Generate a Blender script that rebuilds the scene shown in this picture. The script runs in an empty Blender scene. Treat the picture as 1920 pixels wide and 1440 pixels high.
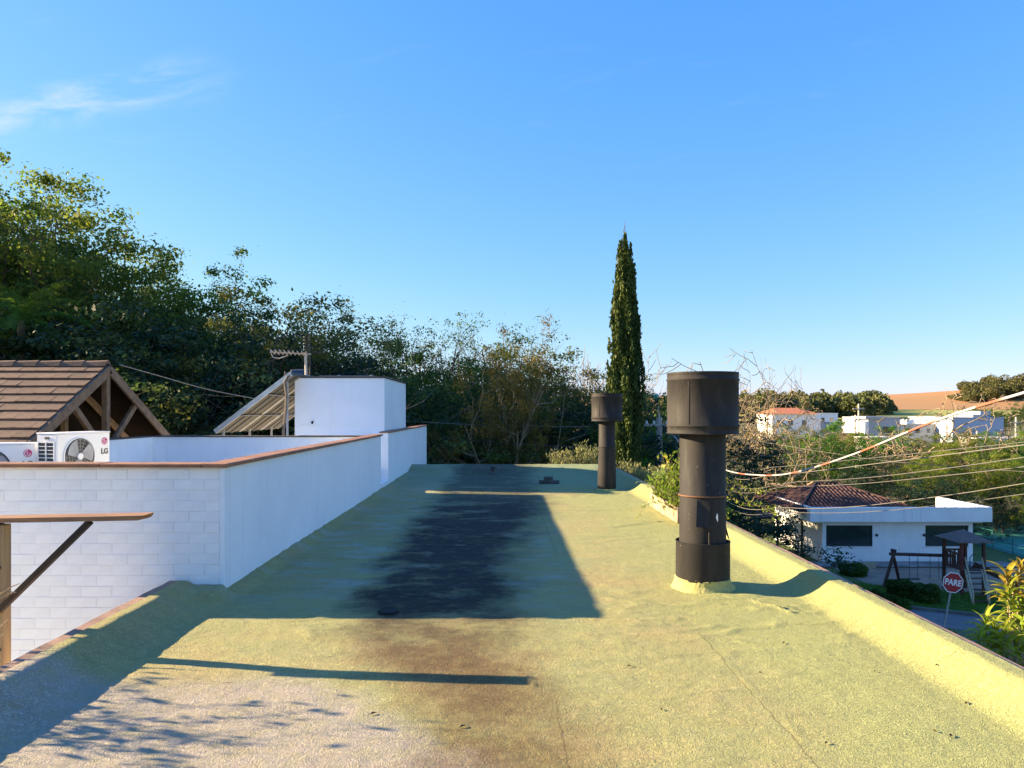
import bpy, bmesh, math, random
import numpy as np
from mathutils import Vector, Matrix, Euler
R = math.radians
SC = bpy.context.scene
COL = SC.collection

# ------------------------------------------------------------------ camera
F, VX, VY, CH = 1400.0, 940.0, 772.0, 1.6        # focal length (px of 1920), vanishing point, eye height above roof
cam = bpy.data.cameras.new('camera'); co = bpy.data.objects.new('camera', cam); COL.objects.link(co)
cam.sensor_width = 36.0; cam.lens = F / 1920 * 36.0
cam.shift_x = (960 - VX) / 1920; cam.shift_y = (VY - 720) / 1920
cam.clip_start = 0.05; cam.clip_end = 6000
co.location = (0, 0, CH); co.rotation_euler = (R(90), 0, 0)
SC.camera = co

# ------------------------------------------------------------------ world, sun, exposure
SUNV = Vector((-3.19, 0.67, 1.156)).normalized()   # towards the sun
w = bpy.data.worlds.new('World'); SC.world = w; w.use_nodes = True
nt = w.node_tree; nt.nodes.clear()
def wn(t, **k):
    n = nt.nodes.new(t)
    for a, b in k.items(): setattr(n, a, b)
    return n
def wm(op, a, b=None, c=None):
    n = wn('ShaderNodeMath', operation=op)
    for i, v in enumerate((a, b, c)):
        if v is None: continue
        if isinstance(v, (int, float)): n.inputs[i].default_value = v
        else: nt.links.new(v, n.inputs[i])
    return n.outputs[0]
out = wn('ShaderNodeOutputWorld'); bg = wn('ShaderNodeBackground'); bg.inputs['Strength'].default_value = 0.10
sky = wn('ShaderNodeTexSky', sky_type='NISHITA', sun_disc=False)
sky.sun_elevation = math.asin(SUNV.z); sky.sun_rotation = math.atan2(SUNV.x, SUNV.y)
sky.altitude = 500; sky.air_density = 1.0; sky.dust_density = 0.35; sky.ozone_density = 2.2
# the clear, strongly blue winter air of the photograph: one tone curve per channel over the whole sky
sr = wn('ShaderNodeSeparateColor'); nt.links.new(sky.outputs[0], sr.inputs[0]); sk = wn('ShaderNodeCombineColor')
for i_, (g_, p_) in enumerate(((0.37, 1.10), (0.80, 0.66), (2.6, 0.06))): nt.links.new(wm('MULTIPLY', wm('POWER', sr.outputs[i_], p_), g_), sk.inputs[i_])
tc = wn('ShaderNodeTexCoord'); sp = wn('ShaderNodeSeparateXYZ'); nt.links.new(tc.outputs['Generated'], sp.inputs[0])
# thin cirrus: a sheet high above, u = x/z, v = y/z on the plane of the cloud
zz = wm('MAXIMUM', sp.outputs[2], 0.05)
cu = wm('DIVIDE', sp.outputs[0], zz); cv = wm('DIVIDE', sp.outputs[1], zz)
cx = wn('ShaderNodeCombineXYZ'); nt.links.new(cu, cx.inputs[0]); nt.links.new(cv, cx.inputs[1])
mr_ = wn('ShaderNodeMapping'); mr_.inputs['Rotation'].default_value = (0, 0, R(20)); nt.links.new(cx.outputs[0], mr_.inputs[0])
mp = wn('ShaderNodeMapping'); mp.inputs['Scale'].default_value = (1.5, 3.6, 1); nt.links.new(mr_.outputs[0], mp.inputs[0])
nz = wn('ShaderNodeTexNoise'); nz.inputs['Scale'].default_value = 1.7; nz.inputs['Detail'].default_value = 8; nz.inputs['Roughness'].default_value = 0.62; nz.inputs['Distortion'].default_value = 0.5
nt.links.new(mp.outputs[0], nz.inputs['Vector'])
def wmr(v, a, b):
    n = wn('ShaderNodeMapRange', interpolation_type='SMOOTHSTEP'); nt.links.new(v, n.inputs['Value'])
    n.inputs['From Min'].default_value = a; n.inputs['From Max'].default_value = b
    return n.outputs[0]
# one wisp at cloud-plane position around (-1.2, 2.4) running down-left
dl = wm('ADD', wm('MULTIPLY', cu, 0.42), wm('MULTIPLY', cv, 1.0))
band = wm('MULTIPLY', wmr(dl, 1.66, 1.80), wm('SUBTRACT', 1.0, wmr(dl, 1.83, 2.05)))
ext = wm('MULTIPLY', wmr(cu, -2.6, -1.7), wm('SUBTRACT', 1.0, wmr(cu, -1.05, -0.72)))
wisp = wm('MULTIPLY', wm('MULTIPLY', band, ext), wmr(nz.outputs['Fac'], 0.36, 0.72))
thin = wm('MULTIPLY', wmr(nz.outputs['Fac'], 0.56, 0.9), 0.10)
cm = wm('MINIMUM', wm('ADD', wm('MULTIPLY', wisp, 0.55), thin), 0.85)
mx = wn('ShaderNodeMix', data_type='RGBA'); nt.links.new(cm, mx.inputs['Factor'])
nt.links.new(sk.outputs[0], mx.inputs[6]); mx.inputs[7].default_value = (2.2, 2.45, 2.7, 1)
nt.links.new(mx.outputs[2], bg.inputs['Color']); nt.links.new(bg.outputs[0], out.inputs['Surface'])

sl = bpy.data.lights.new('sun', 'SUN'); sl.energy = 5.0; sl.angle = R(0.55); sl.color = (1.0, 0.76, 0.46)
so = bpy.data.objects.new('sun', sl); COL.objects.link(so); so.location = SUNV * 60
so.rotation_euler = (-SUNV).to_track_quat('-Z', 'Y').to_euler()
vs = SC.view_settings; vs.view_transform = 'Standard'; vs.look = 'None'; vs.gamma = 1.0; vs.exposure = 1.95; vs.use_curve_mapping = False
SC.render.engine = 'CYCLES'; SC.cycles.use_denoising = True
SC.cycles.max_bounces = 6; SC.cycles.diffuse_bounces = 3; SC.cycles.transparent_max_bounces = 8

# ------------------------------------------------------------------ helpers
rnd = random.Random(7)
def P(x, y, Y):                       # point of the place seen at (x, y) of the 1920 px photo, Y metres ahead
    return Vector(((x - VX) / F * Y, Y, CH - (y - VY) / F * Y))

MATS = {}
class NT:
    def __init__(s, m): s.t = m.node_tree; s.t.nodes.clear()
    def n(s, typ, **k):
        n = s.t.nodes.new(typ)
        for a, b in k.items(): setattr(n, a, b)
        return n
    def put(s, sock, v):
        if isinstance(v, bpy.types.NodeSocket): s.t.links.new(v, sock)
        elif isinstance(v, (tuple, list)) and len(v) == 3 and sock.type == 'RGBA': sock.default_value = (*v, 1)
        else: sock.default_value = v
    def math(s, op, *a):
        n = s.n('ShaderNodeMath', operation=op)
        for i, v in enumerate(a): s.put(n.inputs[i], v)
        return n.outputs[0]
    def ss(s, v, a, b, lo=0.0, hi=1.0):
        n = s.n('ShaderNodeMapRange', interpolation_type='SMOOTHSTEP'); s.put(n.inputs['Value'], v)
        n.inputs['From Min'].default_value = a; n.inputs['From Max'].default_value = b
        n.inputs['To Min'].default_value = lo; n.inputs['To Max'].default_value = hi
        return n.outputs[0]
    def noise(s, vec, scale, detail=4, rough=0.55, dist=0.0):
        n = s.n('ShaderNodeTexNoise'); s.put(n.inputs['Vector'], vec); n.inputs['Scale'].default_value = scale
        n.inputs['Detail'].default_value = detail; n.inputs['Roughness'].default_value = rough; n.inputs['Distortion'].default_value = dist
        return n.outputs['Fac']
    def mix(s, f, a, b, mode='MIX'):
        n = s.n('ShaderNodeMix', data_type='RGBA', blend_type=mode); s.put(n.inputs['Factor'], f); s.put(n.inputs[6], a); s.put(n.inputs[7], b)
        return n.outputs[2]
    def coord(s, scale=None, obj=True):
        c = s.n('ShaderNodeTexCoord').outputs['Object']
        if scale:
            m = s.n('ShaderNodeMapping'); m.inputs['Scale'].default_value = scale; s.put(m.inputs[0], c); c = m.outputs[0]
        return c
    def bump(s, h, strength, dist=0.02, normal=None):
        n = s.n('ShaderNodeBump'); n.inputs['Strength'].default_value = strength; n.inputs['Distance'].default_value = dist
        s.put(n.inputs['Height'], h)
        if normal is not None: s.put(n.inputs['Normal'], normal)
        return n.outputs[0]
    def principled(s, col, rough=0.7, metal=0.0, normal=None, spec=0.5):
        b = s.n('ShaderNodeBsdfPrincipled'); s.put(b.inputs['Base Color'], col); s.put(b.inputs['Roughness'], rough)
        b.inputs['Metallic'].default_value = metal; b.inputs['Specular IOR Level'].default_value = spec
        if normal is not None: s.put(b.inputs['Normal'], normal)
        return b.outputs[0]
    def out(s, sh): o = s.n('ShaderNodeOutputMaterial'); s.put(o.inputs['Surface'], sh)
def newmat(name):
    m = bpy.data.materials.new(name); m.use_nodes = True; MATS[name] = m
    return m, NT(m)
def mat(name, c1, c2=None, scale=4.0, rough=0.75, metal=0.0, bump=0.0, bscale=40.0, stretch=None, vary=0.0, spec=0.5, detail=5):
    m, t = newmat(name); v = t.coord(stretch)
    col = c1
    if c2 is not None: col = t.mix(t.ss(t.noise(v, scale, detail, 0.6), 0.35, 0.68), c1, c2)
    if vary:
        oi = t.n('ShaderNodeObjectInfo').outputs['Random']; h = t.n('ShaderNodeHueSaturation')
        t.put(h.inputs['Color'], col if not isinstance(col, tuple) else (*col, 1)); t.put(h.inputs['Value'], t.math('ADD', 1.0 - vary, t.math('MULTIPLY', oi, 2 * vary))); col = h.outputs[0]
    nrm = t.bump(t.noise(v, bscale, 5, 0.6), bump, 0.01) if bump else None
    t.out(t.principled(col, rough, metal, nrm, spec)); return m
def leafmat(name, c1, c2, trans=0.35, rough=0.55, clump=0.35):
    m, t = newmat(name); g = t.n('ShaderNodeNewGeometry'); isl = g.outputs['Random Per Island']
    oi = t.n('ShaderNodeObjectInfo').outputs['Random']
    cl = t.noise(t.coord(), clump * 2.0, 2)
    f = t.math('ADD', t.math('MULTIPLY', isl, 0.3), t.math('MULTIPLY', t.ss(cl, 0.35, 0.65), 0.7))
    col = t.mix(f, c1, c2)
    h = t.n('ShaderNodeHueSaturation'); t.put(h.inputs['Color'], col); t.put(h.inputs['Value'], t.math('ADD', 0.8, t.math('MULTIPLY', oi, 0.4)))
    t.put(h.inputs['Hue'], t.math('ADD', 0.485, t.math('MULTIPLY', oi, 0.03))); col = h.outputs[0]
    tr = t.n('ShaderNodeBsdfTranslucent'); t.put(tr.inputs['Color'], col)
    ms = t.n('ShaderNodeMixShader'); ms.inputs[0].default_value = trans
    t.put(ms.inputs[1], t.principled(col, rough, 0, None, 0.15)); t.put(ms.inputs[2], tr.outputs[0]); t.out(ms.outputs[0]); return m

ORG = {}
def tag(o, label=None, cat=None, group=None, kind=None):
    if label: o['label'] = label
    if cat: o['category'] = cat
    if group: o['group'] = group
    if kind: o['kind'] = kind
    return o
def thing(name, label, cat, loc=(0, 0, 0), rz=0.0, group=None):
    o = bpy.data.objects.new(name, None); COL.objects.link(o); o.location = loc; o.rotation_euler = (0, 0, rz); o.empty_display_size = 0.2
    tag(o, label, cat, group); ORG[o] = Vector(loc); return o
def link(name, me, mt=None, parent=None, kind=None):
    if mt is not None and not me.materials: me.materials.append(MATS[mt] if isinstance(mt, str) else mt)
    o = bpy.data.objects.new(name, me); COL.objects.link(o)
    if parent is not None: o.parent = parent; ORG[o] = ORG.get(parent, Vector())
    else: ORG[o] = Vector()
    if kind: o['kind'] = kind
    return o
def copy_tree(o, parent=None):
    c = o.copy(); COL.objects.link(c); c.parent = parent
    ORG[c] = ORG.get(o, Vector())
    for ch in list(o.children): copy_tree(ch, c)
    return c
def mesh_np(name, V, Fc, smooth=False):
    V = np.asarray(V, np.float32); Fc = np.asarray(Fc, np.int32); k = Fc.shape[1]
    me = bpy.data.meshes.new(name); me.vertices.add(len(V)); me.vertices.foreach_set('co', V.ravel())
    me.loops.add(Fc.size); me.loops.foreach_set('vertex_index', Fc.ravel())
    me.polygons.add(len(Fc)); me.polygons.foreach_set('loop_start', np.arange(0, Fc.size, k, dtype=np.int32))
    if smooth: me.polygons.foreach_set('use_smooth', np.ones(len(Fc), bool))
    me.update(calc_edges=True); return me
class MB:
    def __init__(s): s.v = []; s.f = []; s.sm = []
    def add(s, vs, fs, smooth=False):
        b = len(s.v); s.v += [Vector(p) for p in vs]; s.f += [tuple(i + b for i in f) for f in fs]; s.sm += [smooth] * len(fs); return s
    def box(s, a, b, rot=None, piv=None):
        x0, y0, z0 = a; x1, y1, z1 = b
        vs = [Vector(p) for p in ((x0,y0,z0),(x1,y0,z0),(x1,y1,z0),(x0,y1,z0),(x0,y0,z1),(x1,y0,z1),(x1,y1,z1),(x0,y1,z1))]
        if rot is not None:
            pv = Vector(piv) if piv is not None else sum(vs, Vector()) / 8
            vs = [rot @ (p - pv) + pv for p in vs]
        return s.add(vs, [(0,3,2,1),(4,5,6,7),(0,1,5,4),(1,2,6,5),(2,3,7,6),(3,0,4,7)])
    def beam(s, p, q, wd, ht, up=(0, 0, 1)):
        p, q = Vector(p), Vector(q); d = (q - p).normalized(); u = Vector(up); r = d.cross(u)
        if r.length < 1e-4: r = d.cross(Vector((0, 1, 0)))
        r.normalize(); u = r.cross(d); vs = []
        for c in (p, q):
            for a, b in ((-1,-1),(1,-1),(1,1),(-1,1)): vs.append(c + r * a * wd / 2 + u * b * ht / 2)
        return s.add(vs, [(0,1,2,3),(7,6,5,4),(0,4,5,1),(1,5,6,2),(2,6,7,3),(3,7,4,0)])
    def tube(s, pts, rad, n=8, caps=True):
        pts = [Vector(p) for p in pts]; rad = rad if isinstance(rad, (list, tuple)) else [rad] * len(pts)
        u = None; vs = []; fs = []
        for i, p in enumerate(pts):
            d = (pts[min(i+1, len(pts)-1)] - pts[max(i-1, 0)]).normalized()
            if u is None: u = d.orthogonal().normalized()
            u = (u - d * u.dot(d)); u = u.normalized() if u.length > 1e-6 else d.orthogonal().normalized(); v = d.cross(u)
            vs += [p + (u * math.cos(a) + v * math.sin(a)) * rad[i] for a in (2 * math.pi * k / n for k in range(n))]
        for i in range(len(pts) - 1):
            for k in range(n): fs.append((i*n+k, i*n+(k+1) % n, (i+1)*n+(k+1) % n, (i+1)*n+k))
        if caps: fs += [tuple(range(n))[::-1], tuple((len(pts)-1)*n + k for k in range(n))]
        return s.add(vs, fs, True)
    def lathe(s, c, prof, n=40, jit=None):
        c = Vector(c); vs = []; fs = []
        for i, (r, z) in enumerate(prof):
            for k in range(n):
                a = 2 * math.pi * k / n; rr = r + (jit(a, i) if jit else 0); vs.append(c + Vector((rr * math.cos(a), rr * math.sin(a), z)))
        for i in range(len(prof) - 1):
            for k in range(n): fs.append((i*n+k, i*n+(k+1) % n, (i+1)*n+(k+1) % n, (i+1)*n+k))
        return s.add(vs, fs, True)
    def prism(s, poly, z0, z1):
        n = len(poly); vs = [(x, y, z0) for x, y in poly] + [(x, y, z1) for x, y in poly]
        return s.add(vs, [tuple(range(n))[::-1], tuple(range(n, 2*n))] + [(i, (i+1) % n, n+(i+1) % n, n+i) for i in range(n)])
    def mesh(s, name, org=None):
        me = bpy.data.meshes.new(name); o = org or Vector()
        me.from_pydata([p - o for p in s.v], [], s.f)
        me.polygons.foreach_set('use_smooth', s.sm)
        me.update(); return me
    def build(s, name, mt, parent=None, bevel=0.0, local=False, kind=None, sharp=None):
        me = s.mesh(name, None if local or parent is None else ORG.get(parent, Vector()))
        bm = bmesh.new(); bm.from_mesh(me)
        bmesh.ops.recalc_face_normals(bm, faces=bm.faces)
        if bevel: bmesh.ops.bevel(bm, geom=bm.edges[:], offset=bevel, segments=1, profile=0.5, affect='EDGES')
        bm.to_mesh(me); bm.free()
        if any(s.sm): me.set_sharp_from_angle(angle=R(sharp or 40))
        return link(name, me, mt, parent, kind)
def vnoise(x, y, seed=0):
    x = np.asarray(x, float); y = np.asarray(y, float); xi = np.floor(x).astype(np.int64); yi = np.floor(y).astype(np.int64); fx = x - xi; fy = y - yi
    fx = fx * fx * (3 - 2 * fx); fy = fy * fy * (3 - 2 * fy)
    def h(a, b):
        n = (a * 374761393 + b * 668265263 + seed * 1442695041) & 0xffffffff; n = ((n ^ (n >> 13)) * 1274126177) & 0xffffffff
        return ((n ^ (n >> 16)) & 0xffff) / 65535.0
    return (h(xi, yi) * (1-fx) + h(xi+1, yi) * fx) * (1-fy) + (h(xi, yi+1) * (1-fx) + h(xi+1, yi+1) * fx) * fy
def fbm(x, y, o=4, seed=0):
    s = 0; a = 0.5
    for i in range(o): s = s + a * (vnoise(x * 2**i, y * 2**i, seed + i * 17) - 0.5) * 2; a *= 0.5
    return s
def text_mesh(txt, size, depth=0.004, offset=0.0):
    cu = bpy.data.curves.new('lettering', 'FONT'); cu.body = txt; cu.size = size; cu.extrude = depth; cu.offset = offset; cu.align_x = 'CENTER'; cu.align_y = 'CENTER'
    o = bpy.data.objects.new('lettering', cu); COL.objects.link(o)
    dg = bpy.context.evaluated_depsgraph_get(); me = bpy.data.meshes.new_from_object(o.evaluated_get(dg)); me.name = 'lettering'
    bpy.data.objects.remove(o); bpy.data.curves.remove(cu); me.materials.clear(); return me

# ------------------------------------------------------------------ materials
def roof_material():
    m, t = newmat('roof_paint'); v = t.coord(); s = t.n('ShaderNodeSeparateXYZ'); t.put(s.inputs[0], v); nd = t.noise(v, 1.25, 9, 0.68)
    n1 = t.noise(v, 0.55, 5, 0.6); n2 = t.noise(t.coord((1, 2.2, 1)), 1.6, 6, 0.65); n3 = t.noise(v, 9, 5, 0.6); n4 = t.noise(v, 45, 3, 0.6)
    X = t.math('ADD', s.outputs[0], t.math('MULTIPLY', t.math('SUBTRACT', nd, 0.5), 1.25))
    Y = t.math('ADD', s.outputs[1], t.math('MULTIPLY', t.math('SUBTRACT', n1, 0.5), 1.4))
    paint = t.mix(t.ss(n2, 0.35, 0.7), (0.355, 0.335, 0.135), (0.29, 0.30, 0.13))
    paint = t.mix(t.ss(n3, 0.45, 0.8), paint, (0.39, 0.365, 0.17))
    zone = t.noise(v, 0.42, 4, 0.6)
    paint = t.mix(t.math('MULTIPLY', t.ss(t.math('ADD', s.outputs[0], t.math('MULTIPLY', t.math('SUBTRACT', zone, 0.5), 3.0)), 0.9, 1.9), 0.7), paint, (0.325, 0.35, 0.135))
    tan = t.math('MULTIPLY', t.ss(t.noise(v, 0.8, 6, 0.65), 0.46, 0.64), t.ss(s.outputs[0], 2.0, 1.0))
    paint = t.mix(t.math('MULTIPLY', tan, 0.55), paint, (0.395, 0.305, 0.145))
    # worn, greyish pink patch near the left edge
    lim = t.math('ADD', t.math('MULTIPLY', s.outputs[1], 0.9), X)
    worn = t.math('MULTIPLY', t.ss(Y, 4.75, 4.35), t.ss(lim, 3.25, 2.7))
    paint = t.mix(t.math('MULTIPLY', worn, t.ss(n3, 0.2, 0.65, 0.45, 0.95)), paint, (0.375, 0.33, 0.265))
    # grey-green bloom beside the stain, darker green towards the far end
    bloom = t.math('MULTIPLY', t.math('MULTIPLY', t.ss(n2, 0.44, 0.66), t.ss(s.outputs[1], 5.5, 7.0)), t.ss(X, 1.0, 0.4))
    paint = t.mix(t.math('MULTIPLY', bloom, 0.6), paint, (0.40, 0.42, 0.33))
    far = t.ss(s.outputs[1], 14.5, 16.5)
    paint = t.mix(t.math('MULTIPLY', far, 0.45), paint, (0.20, 0.30, 0.20))
    # dark mould stain, ragged where water stands; wall shade painted into its farther part
    lft = t.math('ADD', -1.25, t.math('MULTIPLY', t.ss(s.outputs[1], 5.6, 3.8), 0.80))
    rgt = t.math('ADD', 0.22, t.math('MULTIPLY', t.math('ADD', t.ss(s.outputs[1], 8.0, 13.0), t.ss(s.outputs[1], 4.8, 3.6, 0.0, 0.42)), 0.62))
    a = t.ss(t.math('SUBTRACT', X, lft), -0.22, 0.34); b = t.ss(t.math('SUBTRACT', rgt, X), -0.3, 0.5)
    near = t.ss(Y, 2.6, 4.6, 0.75, 0.92); mid = t.ss(Y, 5.2, 6.2, 0.0, 0.18)
    st = t.math('MULTIPLY', t.math('MULTIPLY', a, b), t.math('ADD', near, mid))
    fade = t.ss(s.outputs[1], 12.0, 15.0, 1.0, 0.7)
    st = t.math('MULTIPLY', t.math('MULTIPLY', st, fade), t.ss(n3, 0.2, 0.62, 0.72, 1.0))
    st = t.math('MULTIPLY', st, t.ss(t.noise(t.coord((0.55, 1.0, 1)), 1.5, 7, 0.68), 0.30, 0.50, 0.45, 1.0))
    stc = t.mix(t.ss(Y, 4.4, 6.6), (0.125, 0.075, 0.032), (0.030, 0.027, 0.022))  # same mould throughout: sunlit brown, then near-black with the wall's shadow in the colour
    col = t.mix(st, paint, stc)
    spots = t.ss(t.noise(v, 6.0, 2), 0.70, 0.78)
    col = t.mix(t.math('MULTIPLY', spots, 0.3), col, (0.20, 0.16, 0.06))
    grime = t.ss(t.noise(t.coord((0.8, 3.0, 1)), 2.3, 7, 0.7), 0.52, 0.78)
    col = t.mix(t.math('MULTIPLY', grime, 0.24), col, (0.24, 0.20, 0.07))
    pits = t.ss(n4, 0.62, 0.75); col = t.mix(t.math('MULTIPLY', pits, 0.12), col, (0.22, 0.18, 0.07))
    crk = t.noise(t.coord((1.0, 1.0, 1)), 30, 3, 0.5, 1.8); crk = t.math('ABSOLUTE', t.math('SUBTRACT', crk, 0.5))
    rid = t.ss(crk, 0.0, 0.09, 1.0, 0.0)
    cmask = t.ss(t.noise(v, 1.7, 5, 0.65), 0.46, 0.66)
    col = t.mix(t.math('MULTIPLY', t.math('MULTIPLY', t.ss(crk, 0.0, 0.045, 1.0, 0.0), cmask), 0.42), col, (0.17, 0.13, 0.05))
    # joints and scuffs: long seam beside the flue, shorter cracks, scratches across the slope
    wob = t.math('MULTIPLY', t.math('SUBTRACT', t.noise(v, 5.0, 4), 0.5), 0.07)
    def seam(x0, y0, y1, wd, op):
        d_ = t.math('ABSOLUTE', t.math('SUBTRACT', t.math('ADD', s.outputs[0], wob), x0))
        return t.math('MULTIPLY', t.math('MULTIPLY', t.ss(d_, wd * .3, wd, 1.0, 0.0), t.math('MULTIPLY', t.ss(s.outputs[1], y0 - .15, y0 + .15), t.ss(s.outputs[1], y1 + .2, y1 - .2))), op)
    sm_ = seam(1.43, 2.0, 5.4, .006, .6)
    for q_ in (seam(.30, 2.6, 4.2, .008, .5), seam(-.93, 3.9, 5.3, .006, .3), seam(.62, 8.2, 12.5, .012, .3)): sm_ = t.math('MAXIMUM', sm_, q_)
    scr = t.math('MULTIPLY', t.ss(t.noise(t.coord((1.1, 9.0, 1)), 2.6, 5, 0.6), 0.66, 0.72), 0.5)
    col = t.mix(t.math('MAXIMUM', sm_, scr), col, (0.10, 0.075, 0.035))
    h = t.math('ADD', t.math('MULTIPLY', rid, 0.42), t.math('ADD', t.math('MULTIPLY', t.noise(v, 80, 4, 0.65), 0.12), t.math('MULTIPLY', t.noise(v, 14, 4), 0.7)))
    t.out(t.principled(col, 0.82, 0, t.bump(h, 0.72, 0.018), 0.2))
roof_material()
def wall_material(name, c1, c2, c3):
    m, t = newmat(name); v = t.coord()
    col = t.mix(t.ss(t.noise(v, 1.1, 5, 0.6), 0.35, 0.7), c1, c2)
    strk = t.noise(t.coord((5, 5, 0.35)), 1.6, 5, 0.6)
    col = t.mix(t.math('MULTIPLY', t.ss(strk, 0.52, 0.8), 0.35), col, c3); col = t.mix(t.math('MULTIPLY', t.ss(t.noise(v, 2.4, 8, 0.7), 0.60, 0.78), 0.25), col, c3)
    h = t.math('ADD', t.math('MULTIPLY', t.noise(v, 3.5, 4), 1.0), t.math('MULTIPLY', t.noise(v, 60, 4), 0.12))
    t.out(t.principled(col, 0.8, 0, t.bump(h, 0.35, 0.03), 0.3))
wall_material('white_plaster', (0.80, 0.86, 0.92), (0.75, 0.81, 0.875), (0.56, 0.60, 0.64))
wall_material('far_white', (0.84, 0.84, 0.83), (0.77, 0.77, 0.76), (0.5, 0.48, 0.46))
mat('white_brick', (0.86, 0.87, 0.89), (0.80, 0.81, 0.835), 5, 0.8, bump=0.25, bscale=25, vary=0.012)
mat('white_mortar', (0.80, 0.81, 0.83), (0.72, 0.73, 0.75), 6, 0.9, bump=0.3)
mat('coping', (0.30, 0.14, 0.075), (0.20, 0.095, 0.055), 5, 0.75, bump=0.3, vary=0.12)
mat('dark_coping', (0.06, 0.05, 0.045), (0.10, 0.085, 0.07), 5, 0.8, bump=0.2)
mat('bare_edge', (0.34, 0.21, 0.15), (0.24, 0.15, 0.10), 7, 0.9, bump=0.5)
def flue_material():
    m, t = newmat('flue_metal'); v = t.coord()
    n = t.noise(t.coord((6, 6, 1.2)), 2.2, 6, 0.65); n2 = t.noise(v, 3.0, 5, 0.6)
    col = t.mix(t.ss(n, 0.4, 0.75), (0.022, 0.021, 0.021), (0.042, 0.038, 0.035)); col = t.mix(t.ss(n2, 0.62, 0.8), col, (0.085, 0.075, 0.068))
    col = t.mix(t.ss(t.noise(v, 26, 4), 0.68, 0.76), col, (0.16, 0.14, 0.12))
    t.out(t.principled(col, t.ss(n, 0.3, 0.7, 0.62, 0.8), 0.0, t.bump(t.noise(v, 5, 3), 0.25, 0.02), 0.22))
flue_material()
mat('rust', (0.22, 0.10, 0.05), (0.10, 0.05, 0.03), 14, 0.85, bump=0.4)
mat('mortar_yellow', (0.46, 0.43, 0.14), (0.36, 0.33, 0.12), 9, 0.9, bump=0.9, bscale=30)
mat('black', (0.004, 0.004, 0.004), rough=0.9)
mat('roof_tile', (0.150, 0.088, 0.056), (0.092, 0.054, 0.036), 7, 0.85, bump=0.4, vary=0.22)
mat('timber', (0.20, 0.125, 0.068), (0.12, 0.072, 0.04), 3, 0.7, bump=0.4, bscale=14, stretch=(3, 3, 3))
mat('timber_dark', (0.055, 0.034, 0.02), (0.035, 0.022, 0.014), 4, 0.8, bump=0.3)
mat('shaded_timber', (0.016, 0.011, 0.008), (0.010, 0.007, 0.005), 4, 0.95, spec=0.03)  # darker copy of the timber, roof-space shade put into its colour
mat('board_wood', (0.34, 0.18, 0.085), (0.20, 0.10, 0.05), 2.0, 0.7, bump=0.5, bscale=8, stretch=(1, 14, 14))
mat('post_wood', (0.25, 0.17, 0.09), (0.36, 0.26, 0.12), 2.0, 0.75, bump=0.5, bscale=8, stretch=(12, 12, 1))
mat('bolt', (0.10, 0.09, 0.08), rough=0.5, metal=0.8)
mat('ac_white', (0.80, 0.79, 0.76), (0.76, 0.75, 0.72), 3, 0.45)
mat('ac_dark', (0.03, 0.03, 0.032), rough=0.5)
mat('ac_fan', (0.30, 0.31, 0.33), rough=0.4)
mat('wire_grey', (0.35, 0.35, 0.36), rough=0.5, metal=0.4)
mat('logo_pink', (0.48, 0.015, 0.13), rough=0.4)
mat('logo_white', (0.8, 0.78, 0.78), rough=0.4)
mat('logo_dark', (0.08, 0.08, 0.09), rough=0.4)
mat('hose', (0.62, 0.64, 0.66), rough=0.5)
mat('stone_beige', (0.42, 0.36, 0.25), (0.30, 0.25, 0.17), 8, 0.9, bump=0.5)
mat('collector_back', (0.12, 0.09, 0.042), (0.06, 0.046, 0.024), 3, 0.8, stretch=(1, 6, 1))
mat('collector_glass', (0.02, 0.025, 0.03), rough=0.08)
mat('aluminium', (0.62, 0.60, 0.56), (0.5, 0.48, 0.45), 6, 0.38, metal=0.7)
mat('tank_dark', (0.05, 0.05, 0.055), rough=0.5)
mat('pipe_foam', (0.20, 0.16, 0.11), (0.12, 0.09, 0.07), 9, 0.85)
mat('antenna', (0.60, 0.54, 0.48), (0.46, 0.41, 0.36), 9, 0.5, metal=0.2)
mat('antenna_dark', (0.05, 0.05, 0.05), rough=0.5, metal=0.4)
mat('cable', (0.13, 0.125, 0.115), rough=0.6)
mat('cable_dark', (0.10, 0.095, 0.09), rough=0.6)
mat('cable_old', (0.17, 0.16, 0.14), rough=0.6)
mat('concrete', (0.40, 0.38, 0.35), (0.30, 0.29, 0.27), 3, 0.85, bump=0.3)
mat('lamp_green', (0.10, 0.32, 0.20), rough=0.3)
mat('terracotta_box', (0.28, 0.19, 0.12), (0.42, 0.33, 0.24), 5, 0.9, bump=0.4)
mat('soil', (0.10, 0.06, 0.035), (0.20, 0.12, 0.06), 12, 0.95, bump=0.8)
mat('brick_debris', (0.07, 0.065, 0.06), (0.11, 0.10, 0.09), 9, 0.95, bump=0.6)
mat('bark', (0.16, 0.115, 0.075), (0.09, 0.065, 0.045), 6, 0.9, bump=0.6)
mat('bark_pale', (0.32, 0.245, 0.15), (0.21, 0.16, 0.10), 6, 0.9, bump=0.5)
mat('bark_dark', (0.07, 0.055, 0.04), (0.04, 0.032, 0.025), 6, 0.9, bump=0.5)
leafmat('leaf_big', (0.050, 0.120, 0.024), (0.25, 0.31, 0.04), 0.55)
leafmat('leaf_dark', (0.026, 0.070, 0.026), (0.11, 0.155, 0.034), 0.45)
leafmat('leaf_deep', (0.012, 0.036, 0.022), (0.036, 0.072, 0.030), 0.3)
leafmat('leaf_olive', (0.060, 0.085, 0.022), (0.17, 0.165, 0.035), 0.42)
leafmat('leaf_ochre', (0.11, 0.105, 0.024), (0.27, 0.205, 0.04), 0.45)
leafmat('leaf_lime', (0.12, 0.20, 0.022), (0.27, 0.31, 0.04), 0.45)
leafmat('leaf_silver', (0.20, 0.24, 0.09), (0.32, 0.33, 0.13), 0.4)
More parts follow.
